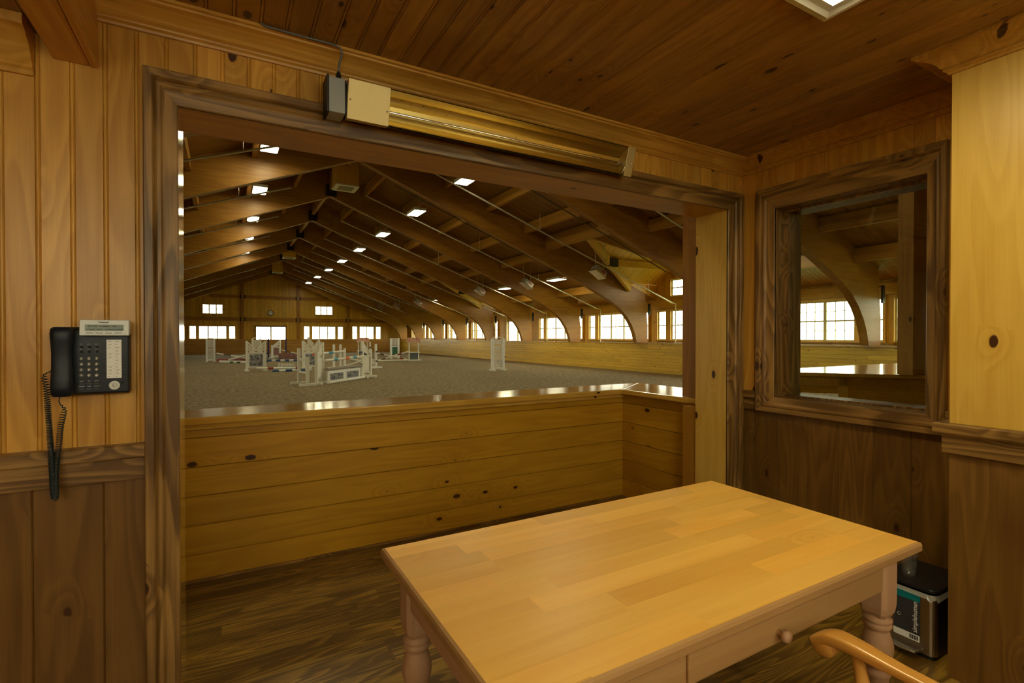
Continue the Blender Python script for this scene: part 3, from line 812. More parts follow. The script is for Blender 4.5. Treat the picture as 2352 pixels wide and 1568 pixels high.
for k, y in enumerate(YK[1:]):
    w = ORD[k]
    o = pipe_thing(k, y - 1.45, 1, 'A'); tag(o, 'pale metal pipe down the right roof slope, %s arena bay' % w, 'pipe', 'metal pipes under the right roof slope')
    o = pipe_thing(k, y - 2.05, -1, 'A'); tag(o, 'pale metal pipe along the left roof slope, %s arena bay' % w, 'pipe', 'metal pipes under the left roof slope')
    if k < 8:
        o = pipe_thing(k, y + 1.0, 1, 'B'); tag(o, 'thin dark conduit behind the %s visible roof arch on the right' % w, 'pipe', 'thin conduits behind the arches')
# vent boxes at the ridge
vb = empty('vent_box', (0,0,0))
mb = MB(); mb.box(-.38,.38,-.41,.41,.02,1.3); mb.build('duct', P['arenaZ'], vb)
mb = MB(); frame_sweep(mb, (0,0,.02), X_, Y_, nZ, (-.39,.39,-.42,.42), (-.25,.25,-.28,.28), [(0,-.02),(0,.02),(1,.02),(1,-.01)]); mb.build('vent_frame', vwhite, vb)
mb = MB(); mb.box(-.25,.25,-.28,.28,.005,.012)
for k in range(9): mb.bar((-.25, -.24+k*.06, 0), (.25, -.24+k*.06, 0), .03, .004)
mb.build('grille', plain('vent_grille', (.35,.32,.20), .6), vb)
for i, y in enumerate((18.28, 36.3, 45.0)):
    o = vb if i == 0 else copy_tree(vb); o.location = (XR, y, 6.58)
    tag(o, ['large wooden vent box with pale grille hanging at the ridge, nearest the camera', 'vent box with pale grille at the ridge, middle of three', 'smallest-looking vent box at the ridge near the far gable'][i], 'vent', 'vent boxes along the ridge')
# gas heaters
ht = empty('unit_heater', (0,0,0))
mb = MB(); mb.T = Matrix.Rotation(math.radians(32), 4, 'Y'); mb.box(-.25,.25,-.18,.18,-.10,.12); mb.build('housing', plain('heater_grey', (.36,.34,.28), .4, .3), ht, bevel=.015)
mb = MB(); mb.T = Matrix.Rotation(math.radians(32), 4, 'Y'); mb.box(-.28,.28,-.21,.21,-.13,-.10); mb.build('reflector_rim', chrome, ht)
mb = MB(); mb.T = Matrix.Rotation(math.radians(32), 4, 'Y'); mb.box(-.02,.18,-.186,-.181,-.0,.07); mb.build('badge', red, ht)
for x, z in ((-.2,.22),(.17,-.02)):
    mb = MB(); mb.tube([(x,-.1,z),(x-.04,-.1,z+.5),(x+.03,-.1,z+1.1)], .012, 6); mb.build('hanger', galv, ht)
for i, (x, y, z) in enumerate([(12.0,14.7,3.80),(12.0,19.8,3.84),(12.0,24.7,3.90),(12.0,34.8,3.90),(12.0,39.9,3.90),(12.0,45.0,4.03),(12.0,48.6,4.03)]):
    o = ht if i == 0 else copy_tree(ht); o.location = (x, y, z)
    tag(o, 'tilted grey gas heater with red badge hanging on two rods, %s from the camera' % ORD[i], 'heater', 'hanging gas heaters along the right side')
# clock
ck = empty('wall_clock', (3.6, YF-.02, 3.59)); tag(ck, 'round white wall clock with black rim on the far gable wall', 'clock')
mb = MB(); mb.lathe([(.25,0),(.25,.05),(.215,.06),(.215,.03)], (0,0,0), nY, 32); mb.build('rim', black, ck)
mb = MB(); mb.lathe([(.205,.031),(.205,.036),(.0,.0365)], (0,0,0), nY, 32); mb.build('dial', paper, ck)
mb = MB(); mb.bar((0,-.041,0),(.09,-.041,.10),.018,.004); mb.build('hand', ink, ck)
mb = MB(); mb.bar((0,-.044,0),(.0,-.044,.17),.014,.004); mb.build('hand', ink, ck)

# ---------------- show jumps
G = AG
def standard(label, p0, p1, h0, h1, panel=None, slats=None, group='jump standards in the arena', chev=0, mat=None, foot=.5, cups=(), lattice=False, top=None, name='jump_standard', pz=(.22,.82), post=.09):
    mat = mat or cream
    p0 = V((*p0, G)); p1 = V((*p1, G)); c = (p0 + p1)/2; d = p1 - p0; w = d.length; rz = math.atan2(d.y, d.x)
    e = empty(name, c, rz); tag(e, label, 'jump standard', group); a = w/2
    for x, h in ((-a, h0), (a, h1)):
        mb = MB(); mb.box(x-post/2, x+post/2, -post/2, post/2, .03, h); mb.build('post', mat, e, bevel=.006)
        mb = MB(); mb.box(x-.06, x+.06, -foot/2, foot/2, 0, .08); mb.build('foot', mat, e, bevel=.01)
    ins = post/2
    for z in pz: mb = MB(); mb.box(-a+ins, a-ins, -.02, .02, z-.03, z+.03); mb.build('rail', mat, e)
    mb = MB()
    if slats:
        z0, z1, n_ = slats; mb.box(-a+ins, a-ins, -.02, .02, z1, z1+.05)
        for k in range(n_):
            x = -a + ins + (2*a - 2*ins)*(k+.5)/n_; mb.box(x-.018, x+.018, -.012, .012, z0, z1)
    if lattice:
        W_ = 2*a - 2*ins; k = -10
        zA, zB = pz
        for s in (1, -1):
            t = -W_
            while t < (zB - zA):
                # diagonal strip clipped
                za = zA + t; zb = zA + t + W_
                x0, x1 = -W_/2, W_/2
                A = (x0, za); B = (x1, zb)
                if A[1] < zA: A = (x0 + (zA - za), zA)
                if B[1] > zB: B = (x1 - (zb - zB), zB)
                if B[0] > A[0] + .01:
                    mb.bar((s*A[0], .006*s, A[1]), (s*B[0], .006*s, B[1]), .008, .026, up=(0,0,1)) if False else mb.bar((s*A[0], .006*s, A[1]), (s*B[0], .006*s, B[1]), .026, .008, up=(0,1,0))
                t += .10
    if mb.v: mb.build('lattice_panel' if lattice else 'slat_panel', mat, e)
    if panel:
        mb = MB(); fr = .05
        mb.box(-a+ins+fr, a-ins-fr, -.014, .014, pz[0]+fr, pz[1]-fr); mb.build('panel', panel, e)
        mb = MB(); frame_sweep(mb, (0,-.02,0), X_, Z_, nY, (-a+ins, a-ins, pz[0], pz[1]), (-a+ins+fr, a-ins-fr, pz[0]+fr, pz[1]-fr), [(0,-.04),(0,0),(1,0),(1,-.02)])
        mb.build('panel_frame', white, e)
    if chev:
        # chevron slats from the taller post down to the middle / other post
        mb = MB()
        lo = pz[1] + .03
        if chev == 3:
            for s in (-1, 1):
                H = h0 if s < 0 else h1
                for k in range(3):
                    mb = MB(); zt = H - .06 - k*.14; mb.bar((s*(a-ins), 0, zt), (0, 0, zt - .36), .02, .075, up=(0,0,1)); mb.build('chevron_board', mat, e)
        else:
            s = 1 if chev == 1 else -1; H = h1 if s > 0 else h0
            for k in range(3):
                zt = H - .06 - k*.13
                mb = MB(); mb.bar((s*(a-ins), 0, zt), (-s*(a-ins), 0, max(lo, zt - w*.95)), .02, .07, up=(0,0,1)); mb.build('chevron_board', mat, e)
    if top == 'arc':
        mb = MB(); z = max(h0, h1)
        mb.tube([(-a,0,z-.02),(-a+.02,0,z+.03),(-a+.07,0,z+.06),(a-.07,0,z+.06),(a-.02,0,z+.03),(a,0,z-.02)], .018, 8); mb.build('top_hoop', mat, e)
    if top == 'roof':
        z = max(h0, h1); mb = MB(); mb.prism([(-a-.05,-.14,z-.26),(-a-.05,.14,z-.26),(-a+.02,0,z+.02)][:3], (2*a+.1,0,0)); mb.build('roof_board', floral, e)
    for z in cups:
        mb = MB(); mb.box(a+post/2, a+post/2+.05, -.05, .05, z-.04, z+.03); mb.build('jump_cup', black, e)
    return e
def pole(label, a, b, bands, r=.045, name='jump_pole', group=None, cat='pole'):
    a = V(a); b = V(b); cmap = [cream, white, red, bluep, cyanp, orangep, greyp, brownp, greenp]
    key = dict(c=0,w=1,r=2,b=3,k=4,o=5,g=6,n=7,e=8); mb = MB(); n_ = len(bands); cx = (a+b)/2
    for i, ch in enumerate(bands):
        p = a.lerp(b, i/n_) - cx; q = a.lerp(b, (i+1)/n_) - cx; mb.M = key[ch]; mb.tube([p, q], r, 10, cap=(i in (0, n_-1)))
    o = mb.build(name, cmap); o.location = cx; return tag(o, label, cat, group)
# A : oxer in front
standard('tall cream jump standard with chevron slats, left end of the front oxer', (2.45,16.62), (2.73,17.28), 1.04, 1.33, panel=cream, chev=1, cups=(.45,.75), pz=(.2,.80), foot=.34)
standard('low plain cream jump standard with two rails, leftmost of the front oxer group', (2.03,17.32), (2.17,16.45), 1.14, .90, pz=(.40,.80), foot=.5)
standard('cream jump standard with chevron slats, right end of the front oxer', (4.70,19.02), (4.33,18.70), 1.05, 1.34, panel=cream, chev=1, cups=(.5,.95), pz=(.22,.8), foot=.5)
pole('cream pole with sky blue and orange bands, front rail of the oxer', (2.80,17.20,.64), (4.32,18.60,.70), 'cckccockcc')
pole('cream pole with orange and sky blue bands, rear rail of the oxer', (2.55,17.9,.82), (3.95,19.9,.86), 'ocwkccc')
pole('grey-brown pole resting above the stone-print panels', (2.84,17.17,.355), (4.27,18.58,.365), 'gg', .05)
pole('cream ground pole lying before the stone-print panels', (2.85,16.88,G+.045), (4.42,18.62,G+.045), 'cw')
for i, (pa, pb) in enumerate((((2.84,17.06),(3.52,17.82)), ((3.52,17.82),(4.20,18.58)))):
    pa = V((*pa, G)); pb = V((*pb, G)); c = (pa+pb)/2; d = pb-pa; w = d.length - .01
    e = empty('jump_filler', c, math.atan2(d.y, d.x)); tag(e, 'white framed filler panel with grey stone print under the oxer, %s one' % ('left' if i == 0 else 'right'), 'jump filler', 'stone-print fillers under the oxer')
    mb = MB(); frame_sweep(mb, (0,-.03,0), X_, Z_, nY, (-w/2,w/2,0.0,.40), (-w/2+.10,w/2-.10,.09,.31), [(0,-.06),(0,0),(1,0),(1,-.03)]); mb.build('panel_frame', white, e)
    mb = MB(); mb.box(-w/2+.08,w/2-.08,-.012,.01,.08,.32); mb.build('panel', stone, e)
# B
standard('cream jump standard with grey stone-print panel and crossed slats, left of the blue-banded pole', (.80,24.7), (1.52,24.8), 1.32, 1.32, panel=stone, chev=3, cups=(.78,.42), pz=(.18,.80), foot=.6)
standard('cream jump standard with crossed slats half hidden behind the front oxer', (3.02,24.3), (3.74,24.6), 1.34, 1.31, panel=stone, chev=3, pz=(.18,.80), foot=.6)
pole('cream pole with blue bands set level across the second jump', (1.60,24.75,.36), (3.0,24.35,.36), 'bwbwbwbw')
pole('red and white pole low on the second jump', (1.15,24.35,.05), (3.35,24.0,.02), 'ccrwwwwrcw')
pole('blue and white ground pole of the second jump', (1.75,24.0,G+.045), (3.3,23.75,G+.045), 'bwbwbw')
gt = empty('jump_gate', (2.35,24.55,G)); tag(gt, 'small white slatted gate with scooped top under the blue-banded pole', 'gate')
mb = MB(); mb.box(-.33,.33,-.02,.02,.10,.18); mb.box(-.33,.33,-.02,.02,0.0,.05)
for k in range(6):
    x = -.33 + k*.11; mb.box(x, x+.085, -.02, .02, .05, .36 - .035*math.sin(math.pi*(k+.5)/6))
mb.build('slat_panel', cream, gt)
# C
standard('white hooped jump standard with slats and lattice, far left of the arena', (-.98,35.2), (-.58,35.2), 1.36, 1.36, slats=(.86,1.28,6), lattice=True, top='arc', pz=(.12,.78), foot=.45, mat=white)
standard('white hooped jump standard with slats behind the stone-print standard', (1.36,33.1), (1.78,33.2), 1.38, 1.38, slats=(.86,1.28,6), top='arc', pz=(.12,.78), foot=.45, mat=cream)
pole('cream and brown pole falling to the right in the far left cross', (-.45,35.1,.42), (1.45,33.2,.10), 'cnccn')
pole('cream pole rising to the right in the far left cross', (.15,34.0,.06), (1.30,32.9,.42), 'cccn')
pole('cream ground pole with dark green bands at the far left jump', (-.30,33.9,G+.045), (1.3,32.2,G+.045), 'cccececcc')
for i, (nm, lb, m_, a, b, h) in enumerate((('jump_filler','long low dark red filler board under the far left cross', red, (-.42,35.0), (1.35,33.6), .20), ('jump_filler','low white filler box on the ground at the far left jump', cream, (-.3,34.4), (1.3,32.9), .12))):
    a = V((*a,G)); b = V((*b,G)); mb = MB(); mb.bar(V((0,0,h/2)) - (b-a)/2, V((0,0,h/2)) + (b-a)/2, .12, h); o = mb.build(nm, m_); o.location = (a+b)/2; tag(o, lb, 'jump filler')
# D
standard('white jump standard with red brick-print panel at the far end', (2.83,39.2), (3.38,39.5), .92, 1.30, panel=brick, chev=1, cups=(.95,.5,.2), pz=(.14,.80), foot=.5, mat=white)
pole('cream pole sloping down to the right from the brick-print standard', (3.4,39.2,.48), (4.55,37.6,.18), 'cncc')
mb = MB(); mb.prism([(-.85,0,0),(.85,0,0),(.85,0,.22),(-.1,0,.42),(-.85,0,.42)], (0,.15,0)); o = mb.build('jump_filler', brick); o.location = (3.95,37.2,G); tag(o, 'low red brick-print filler wall at the far end', 'jump filler')
for x, y, lb in ((2.72,40.8,'thin dark blue jump post left of the brick-print standard'), (3.86,40.5,'thin dark blue jump post right of the brick-print standard')):
    mb = MB(); mb.box(-.05,.05,-.05,.05,0,1.36); mb.box(-.05,.05,-.25,.25,0,.06)
    for k in range(4): mb.box(-.10,-.05,-.02,.02,.4+.2*k,.43+.2*k)
    o = mb.build('jump_post', purple); o.location = (x,y,G); tag(o, lb, 'jump post')
standard('cream jump standard with long chevrons seen above the front oxer', (4.04,30.3), (4.57,30.1), 1.49, 1.35, chev=3, pz=(.2,.8), foot=.5)
# J posts
for (x, y, h, lb) in ((4.49,25.13,1.14,'plain white jump post, left of the three behind the oxer'),(4.83,25.33,1.14,'plain white jump post, middle of the three behind the oxer'),(4.86,24.5,.98,'shorter cream jump post, right of the three behind the oxer')):
    e = empty('jump_post', (x,y,G)); tag(e, lb, 'jump post', 'plain posts behind the oxer')
    mb = MB(); mb.box(-.05,.05,-.05,.05,.04,h); mb.build('post', white, e, bevel=.006)
    mb = MB(); mb.box(-.28,.28,-.05,.05,0,.07); mb.box(-.05,.05,-.28,.28,0,.07); mb.build('foot', white, e)
pole('cream pole falling to the right in the cross behind the oxer', (4.95,25.0,.42), (6.2,24.4,.10), 'ccc')
pole('cream pole rising to the right in the cross behind the oxer', (4.6,24.3,-.02), (6.0,24.1,.40), 'ccc')
standard('white jump standard with long flat feet right of the front oxer', (6.08,24.9), (6.27,24.3), .4, 1.16, pz=(.1,.3), foot=.65, mat=white, cups=(.35,.8))
# E
standard('white jump post and short partner carrying the left ends of the far cross', (8.0,32.6), (7.9,32.0), .5, 1.2, pz=(.1,.4), foot=.55, mat=white, cups=(.4,.85))
def well(label, c, w, h):
    e = empty('roofed_jump_standard', (*c, G)); tag(e, label, 'jump standard', 'wishing-well standards')
    a = w/2
    for x in (-a, a): mb = MB(); mb.box(x-.04,x+.04,-.04,.04,.03,h-.05); mb.build('post', cream, e)
    mb = MB(); mb.prism([(-a-.1,-.2,h-.32),(-a-.1,.2,h-.32),(-a-.1,0,h)], (w+.2,0,0)); mb.build('roof_board', floral, e)
    mb = MB(); mb.box(-a-.1,a+.1,-.12,.12,.50,.55); mb.build('shelf', white, e)
    mb = MB(); mb.box(-a+.04,a-.04,-.05,.05,.08,.50); mb.build('panel', slate, e)
    mb = MB(); mb.box(-a-.12,a+.15,-.2,.2,0,.06); mb.build('foot', white, e)
    return e
well('white wishing-well standard with floral roof and grey box, right of the cross poles', (10.40,31.0), .60, 1.46)
well('wishing-well standard with floral roof half hidden by the right oxer standard', (8.43,36.2), .62, 1.46)
pole('cream, brown and red pole falling to the right in the far right cross', (8.05,31.2,.42), (10.0,31.1,G+.06), 'cnccccrc', .045)
pole('cream, brown and red pole rising to the right in the far right cross', (8.05,30.9,G+.06), (10.05,30.85,.50), 'cncccrcc', .045)
pole('cream ground pole below the far right cross', (7.95,30.75,G+.045), (10.0,30.95,G+.045), 'cc')
standard('white slatted jump standard with dark green panel near the right kick wall', (9.84,34.2), (10.42,34.3), 1.42, 1.42, panel=greenp, slats=(.92,1.36,6), cups=(.75,.5,.35), pz=(.15,.86), foot=.3, mat=white)
standard('lone white jump standard with lattice panel and slotted top', (10.22,19.78), (10.76,19.78), 1.42, 1.42, slats=(1.18,1.33,6), lattice=True, cups=(.62,.42), pz=(.12,1.08), foot=.42, mat=white, top='arc', post=.11)

# ================================================================== ROOM OBJECTS
# ---- table
TX0, TX1, TY0, TY1, TZ = .417, 1.936, .755, 1.565, .745
tb = empty('dining_table', ((TX0+TX1)/2, (TY0+TY1)/2, 0)); tag(tb, 'worn butcher-block dining table with turned legs in front of the opening', 'table')
cx, cy = tb.location.x, tb.location.y; hx, hy = (TX1-TX0)/2, (TY1-TY0)/2
mb = MB(); th = .034; b_ = .010
boards(mb, (0,0,TZ), Y_, X_, Z_, -hy+b_, hy-b_, -hx+b_, hx-b_, .078, 0, seg=.62, seed=121)
mb.R = .45; rings_ = [(0,0),(b_*.7,-.003),(b_,-b_),(b_,-th+.006),(b_-.006,-th)]
rings_ = [(-hx+b_, -hy+b_, TZ)]
def rect_at(i, z): return [(-hx+i,-hy+i,z),(hx-i,-hy+i,z),(hx-i,hy-i,z),(-hx+i,hy-i,z)]
lv = [rect_at(b_, TZ), rect_at(b_*.3, TZ-.003), rect_at(0, TZ-b_), rect_at(0, TZ-th+.006), rect_at(.006, TZ-th)]
edge = MB(); edge.R = .45; edge.S = False
for r0, r1 in zip(lv, lv[1:]):
    for k in range(4): edge.face([r0[k], r1[k], r1[(k+1)%4], r0[(k+1)%4]])
edge.face(lv[-1][::-1])
mb.build('tabletop', P['block'], tb)
edge.build('tabletop_edge', P['legwX'], tb)
LI = .045; BL = .084
legp = [(.030,.0),(.034,.02),(.026,.05),(.020,.08),(.022,.11),(.030,.20),(.033,.27),(.031,.295),(.037,.305),(.037,.315),(.030,.322),(.030,.328),(.0375,.336),(.038,.344),(.034,.352),(.040,.366),(.0445,.385),(.0445,.402),(.040,.425),(.033,.446),(.031,.452),(.038,.458),(.0405,.466),(.038,.473),(.036,.475),(.041,.480),(.041,.488),(.034,.494),(.034,.500)]
for sx in (-1, 1):
    for sy in (-1, 1):
        x = sx*(hx - LI - BL/2); y = sy*(hy - LI - BL/2)
        mb = MB(); h = BL/2; z0 = .498; c_ = .012
        # block with chamfered corners and rounded shoulder
        def oc(s_, z): 
            k = h*s_; c2 = c_ * s_
            return [(x-k+c2,y-k,z),(x+k-c2,y-k,z),(x+k,y-k+c2,z),(x+k,y+k-c2,z),(x+k-c2,y+k,z),(x-k+c2,y+k,z),(x-k,y+k-c2,z),(x-k,y-k+c2,z)]
        R_ = [oc(.74,z0), oc(.90,z0+.014), oc(.98,z0+.035), oc(1,z0+.055), oc(1,TZ-th)]
        for a, b in zip(R_, R_[1:]):
            for k in range(8): mb.face([a[k], a[(k+1)%8], b[(k+1)%8], b[k]])
        mb.face(R_[0][::-1]); mb.lathe(legp, (x, y, 0), Z_, 28)
        mb.build('leg', P['legw'], tb)
AZ0 = TZ-th-.116; ai = .052
for nm, m_, bx in (('apron', P['legwX'], (-hx+.13, hx-.13, hy-ai-.022, hy-ai, AZ0, TZ-th)), ('apron', P['legwX'], (-hx+.13, hx-.13, -hy+ai, -hy+ai+.022, AZ0, TZ-th)),
                   ('apron', P['legwY'], (-hx+ai, -hx+ai+.022, -hy+.13, hy-.13, AZ0, TZ-th)), ('apron', P['legwY'], (hx-ai-.022, hx-ai, -hy+.13, hy-.13, AZ0, TZ-th))):
    mb = MB(); mb.box(*bx); mb.build(nm, m_, tb, bevel=.002)
dr = MB(); dr.box(-.26, .30, -hy+ai-.008, -hy+ai, AZ0+.010, TZ-th-.008); dro = dr.build('drawer', P['legwX'], tb, bevel=.003)
mb = MB(); mb.lathe([(.006,0),(.006,.010),(.015,.016),(.0165,.024),(.012,.031),(0,.033)], (.075, -hy+ai-.008, .63), nY, 20); mb.build('knob', P['legw'], dro)

# ---- captain's chair
ch = empty('captains_chair', (1.03, .30, 0)); tag(ch, 'honey maple armchair with curled arm ends drawn up to the near table edge', 'chair')
def smooth_tube(mb, pts, rx, n=12, sub=5, flat=1.0):
    # catmull-rom through pts with radii
    P_ = [V(p) for p in pts]; out = []; rr = []
    for i in range(len(P_)-1):
        p0 = P_[max(i-1,0)]; p1 = P_[i]; p2 = P_[i+1]; p3 = P_[min(i+2,len(P_)-1)]
        for k in range(sub):
            t = k/sub; out.append(.5*((2*p1)+(-p0+p2)*t+(2*p0-5*p1+4*p2-p3)*t*t+(-p0+3*p1-3*p2+p3)*t**3)); rr.append(rx[i]*(1-t)+rx[i+1]*t)
    out.append(P_[-1]); rr.append(rx[-1]); mb.tube(out, rr, n)
mb = MB()
seat = [(.26*math.cos(t)*1.0*(1+.04*math.cos(2*t)), .01+.24*math.sin(t)*(1+.05*math.cos(2*t)), .425) for t in [2*math.pi*k/28 for k in range(28)]]
mb.prism(seat, (0,0,.035)); mb.build('seat', P['chair'], ch, bevel=.01)
for sx, sy in ((-1,1),(1,1),(-1,-1),(1,-1)):
    mb = MB(); smooth_tube(mb, [(sx*.17,sy*.16+.01,.43),(sx*.19,sy*.185,.30),(sx*.205,sy*.20,.15),(sx*.22,sy*.215,0)], [.017,.022,.017,.012]); mb.build('leg', P['chair'], ch)
for a, b in (((-.197,.19,.2),(.197,.19,.2)),((-.2,-.19,.2),(.2,-.19,.2)),((0,-.19,.2),(0,.19,.2))): mb = MB(); mb.tube([a, b], .011); mb.build('stretcher', P['chair'], ch)
AZ = .655
for s in (-1, 1):
    mb = MB()
    # flattened arm: sweep of oval sections
    pts = [(s*.262,.425,AZ-.016),(s*.264,.385,AZ+.008),(s*.266,.33,AZ+.010),(s*.272,.24,AZ+.002),(s*.282,.12,AZ-.006),(s*.290,-.02,AZ-.008),(s*.280,-.14,AZ),(s*.235,-.24,AZ+.015),(s*.12,-.285,AZ+.03),(0,-.295,AZ+.035)]
    wid = [.024,.028,.027,.021,.020,.023,.027,.030,.032,.032]; hts = [.012,.016,.015,.011,.011,.011,.013,.018,.026,.028]
    Pn = [V(p) for p in pts]; secs = []
    fine = []
    for i in range(len(Pn)-1):
        p0 = Pn[max(i-1,0)]; p1 = Pn[i]; p2 = Pn[i+1]; p3 = Pn[min(i+2,len(Pn)-1)]
        for k in range(6):
            t = k/6; fine.append((.5*((2*p1)+(-p0+p2)*t+(2*p0-5*p1+4*p2-p3)*t*t+(-p0+3*p1-3*p2+p3)*t**3), wid[i]*(1-t)+wid[i+1]*t, hts[i]*(1-t)+hts[i+1]*t))
    fine.append((Pn[-1], wid[-1], hts[-1])); n_ = 16; PP = []; FF = []
    for i, (p, w_, h_) in enumerate(fine):
        d = (fine[min(i+1,len(fine)-1)][0] - fine[max(i-1,0)][0]).normalized(); x = d.cross(V(Z_)).normalized(); u = x.cross(d)
        for k in range(n_):
            t = 2*math.pi*k/n_; c1 = math.cos(t); s1 = math.sin(t)
            PP.append(p + x*w_*math.copysign(abs(c1)**.5, c1) + u*h_*math.copysign(abs(s1)**.5, s1))
    for i in range(len(fine)-1):
        for k in range(n_): FF.append((i*n_+k, i*n_+(k+1)%n_, (i+1)*n_+(k+1)%n_, (i+1)*n_+k))
    mb.S = True; mb.mesh(PP, FF); mb.face(PP[:n_][::-1]); mb.face(PP[-n_:])
    # curled hand grip hanging below the arm end
    mb.lathe([(.0,-.026),(.018,-.026),(.026,-.020),(.028,0),(.026,.020),(.018,.026),(0,.026)], (s*.264,.400,AZ-.016), X_, 20)
    mb.build('arm', P['chair'], ch)
    for y, rr_ in ((.335,1.25),(.20,.8),(.07,.8),(-.06,.8)):
        mb = MB(); yb = y*.66 + .0; xa = .235 if y > .2 else .225
        xa = min(.235, .24*math.sqrt(max(.2, 1-(yb/.26)**2)))
        z1 = AZ-.012; A = V((s*xa, yb-.01, .455)); B = V((s*(.274 if y > .2 else .284), y, z1))
        mb.tube([A.lerp(B, t) for t in (0,.15,.35,.6,.8,1)], [.011*rr_,.014*rr_,.020*rr_,.016*rr_,.012*rr_,.010*rr_], 12); mb.build('spindle', P['chair'], ch)
for k in range(5):
    x = -.16 + .08*k; mb = MB(); A = V((x*.9,-.215+.03*abs(x)*4,.455)); B = V((x*1.1,-.288+.02*abs(x)*3,AZ+.02)); mb.tube([A, A.lerp(B,.4), B], [.009,.014,.009], 10); mb.build('spindle', P['chair'], ch)
mb = MB(); mb.T = Matrix.Translation((0,0,0))
crest = [(-.19,-.275,AZ+.05),(-.1,-.305,AZ+.055),(0,-.315,AZ+.057),(.1,-.305,AZ+.055),(.19,-.275,AZ+.05)]
for a, b in zip(crest, crest[1:]): mb.bar(a, b, .024, .07)
mb.build('crest_rail', P['chair'], ch, bevel=.006)

# ---- step bin
sb = empty('step_bin', (2.645, .985, 0)); tag(sb, 'small stainless steel step bin with black lid in the corner below the right wall', 'bin')
BW, BD, BH = .30, .20, .30    # along +X, along +Y
def rr(x0,x1,y0,y1,r,z,n=5):
    out = []
    for cx_, cy_, a0 in ((x1-r,y0+r,-90),(x1-r,y1-r,0),(x0+r,y1-r,90),(x0+r,y0+r,180)):
        for k in range(n+1):
            t = math.radians(a0 + 90*k/n); out.append((cx_+r*math.cos(t), cy_+r*math.sin(t), z))
    return out
mb = MB(); mb.prism(rr(0,BW,0,BD,.03,.012), (0,0,.27)); mb.build('bin_body', black, sb)
mb = MB(); q = rr(-.002,BW+.002,-.002,BD+.002,.03,.018); m = len(q)
for i in range(m):
    a = q[i]; b = q[(i+1) % m]
    if (a[0]+b[0])/2 < .055: mb.S = True; mb.face([a, b, (b[0],b[1],.282), (a[0],a[1],.282)][::1])
mb.build('steel_front', steel, sb)
mb = MB(); mb.prism(rr(.004,BW-.004,.004,BD-.004,.028,0), (0,0,.014)); mb.build('base', black, sb)
mb = MB(); mb.prism(rr(-.006,BW+.006,-.006,BD+.006,.033,.292), (0,0,.016)); mb.build('lid', black, sb, bevel=.004)
mb = MB()
q = rr(-.004,BW+.004,-.004,BD+.004,.032,.284); q2 = rr(-.010,BW+.010,-.010,BD+.010,.034,.262)
for i in range(m):
    w0 = .008*math.sin(i*1.9); w1 = .008*math.sin((i+1)*1.9); a = q[i]; b = q[(i+1)%m]; c = q2[(i+1)%m]; d = q2[i]
    mb.face([a, b, (c[0],c[1],c[2]+w1), (d[0],d[1],d[2]+w0)])
mb.build('bin_liner', bagm, sb)
mb = MB(); mb.prism([(-.055,.05,.028),(-.055,.15,.028),(.0,.16,.028),(.0,.04,.028)], (0,0,.012)); mb.tube([(-.055,.05,.034),(-.062,.10,.034),(-.055,.15,.034)], .006); mb.build('pedal', steel, sb, bevel=.003)
mb = MB(); mb.box(-.0045,-.0025,.052,.152,.06,.275); lbx = mb.build('label_card', ink, sb)
mb = MB(); mb.box(-.0055,-.0045,.052,.152,.235,.275); mb.build('colour_band', teal, lbx)
mb = MB(); mb.box(-.0055,-.0045,.052,.152,.060,.088); mb.build('barcode_strip', paper, lbx)
mb = MB()
for k in range(11): mb.box(-.0062,-.0055,.058+.003*k,.058+.003*k+.0016*(1+(k%3 == 0)*.6),.066,.084)
mb.build('barcode', ink, lbx)
def text_obj(s, size, mat, parent, loc, rot, name='lettering', ext=.0004, align='LEFT', xs=1.0, bold=0):
    cu = bpy.data.curves.new('t', 'FONT'); cu.body = s; cu.size = size; cu.extrude = ext; cu.align_x = align; cu.offset = bold
    t = bpy.data.objects.new('t', cu); COL.objects.link(t); bpy.context.view_layer.update()
    me = bpy.data.meshes.new_from_object(t.evaluated_get(bpy.context.evaluated_depsgraph_get()))
    COL.objects.unlink(t); bpy.data.objects.remove(t); bpy.data.curves.remove(cu)
    me.materials.clear(); me.materials.append(mat)
    o = bpy.data.objects.new(name, me); COL.objects.link(o); o.parent = parent; o.location = loc; o.rotation_euler = rot; o.scale = (xs,1,1)
    return o
# text reading upwards on the -X face
o = text_obj('simplehuman', .026, paper, lbx, (-.0052, .066, .098), (0,0,0))
o.rotation_euler = Matrix(((0,0,-1),(0,1,0),(1,0,0))).to_euler() if False else Matrix(((0,0,-1),(0,1,0),(1,0,0))).to_euler()
# x->+Z (reads upwards), y->+Y (up of glyphs towards +Y), normal -> -X
o.matrix_local = Matrix(((0,0,-1,-.0052),(0,1,0,.062),(1,0,0,.098),(0,0,0,1)))
mb = MB(); mb.lathe([(.007,.0),(.007,.0006),(.0055,.0006),(.0055,0)], (-.0046,.13,.155), nX, 20); mb.build('emblem', paper, lbx)
# cup on the lid
cp = MB(); cp.lathe([(.022,.0),(.026,.0),(.028,.03),(.031,.07),(.034,.098),(.036,.10),(.033,.10),(.030,.07),(.027,.03),(.024,.004),(.0,.004)], (0,0,0), Z_, 28)
o = cp.build('plastic_cup', cupm); o.location = (2.715, 1.11, .3085); tag(o, 'clear plastic cup standing on the black bin lid', 'cup')

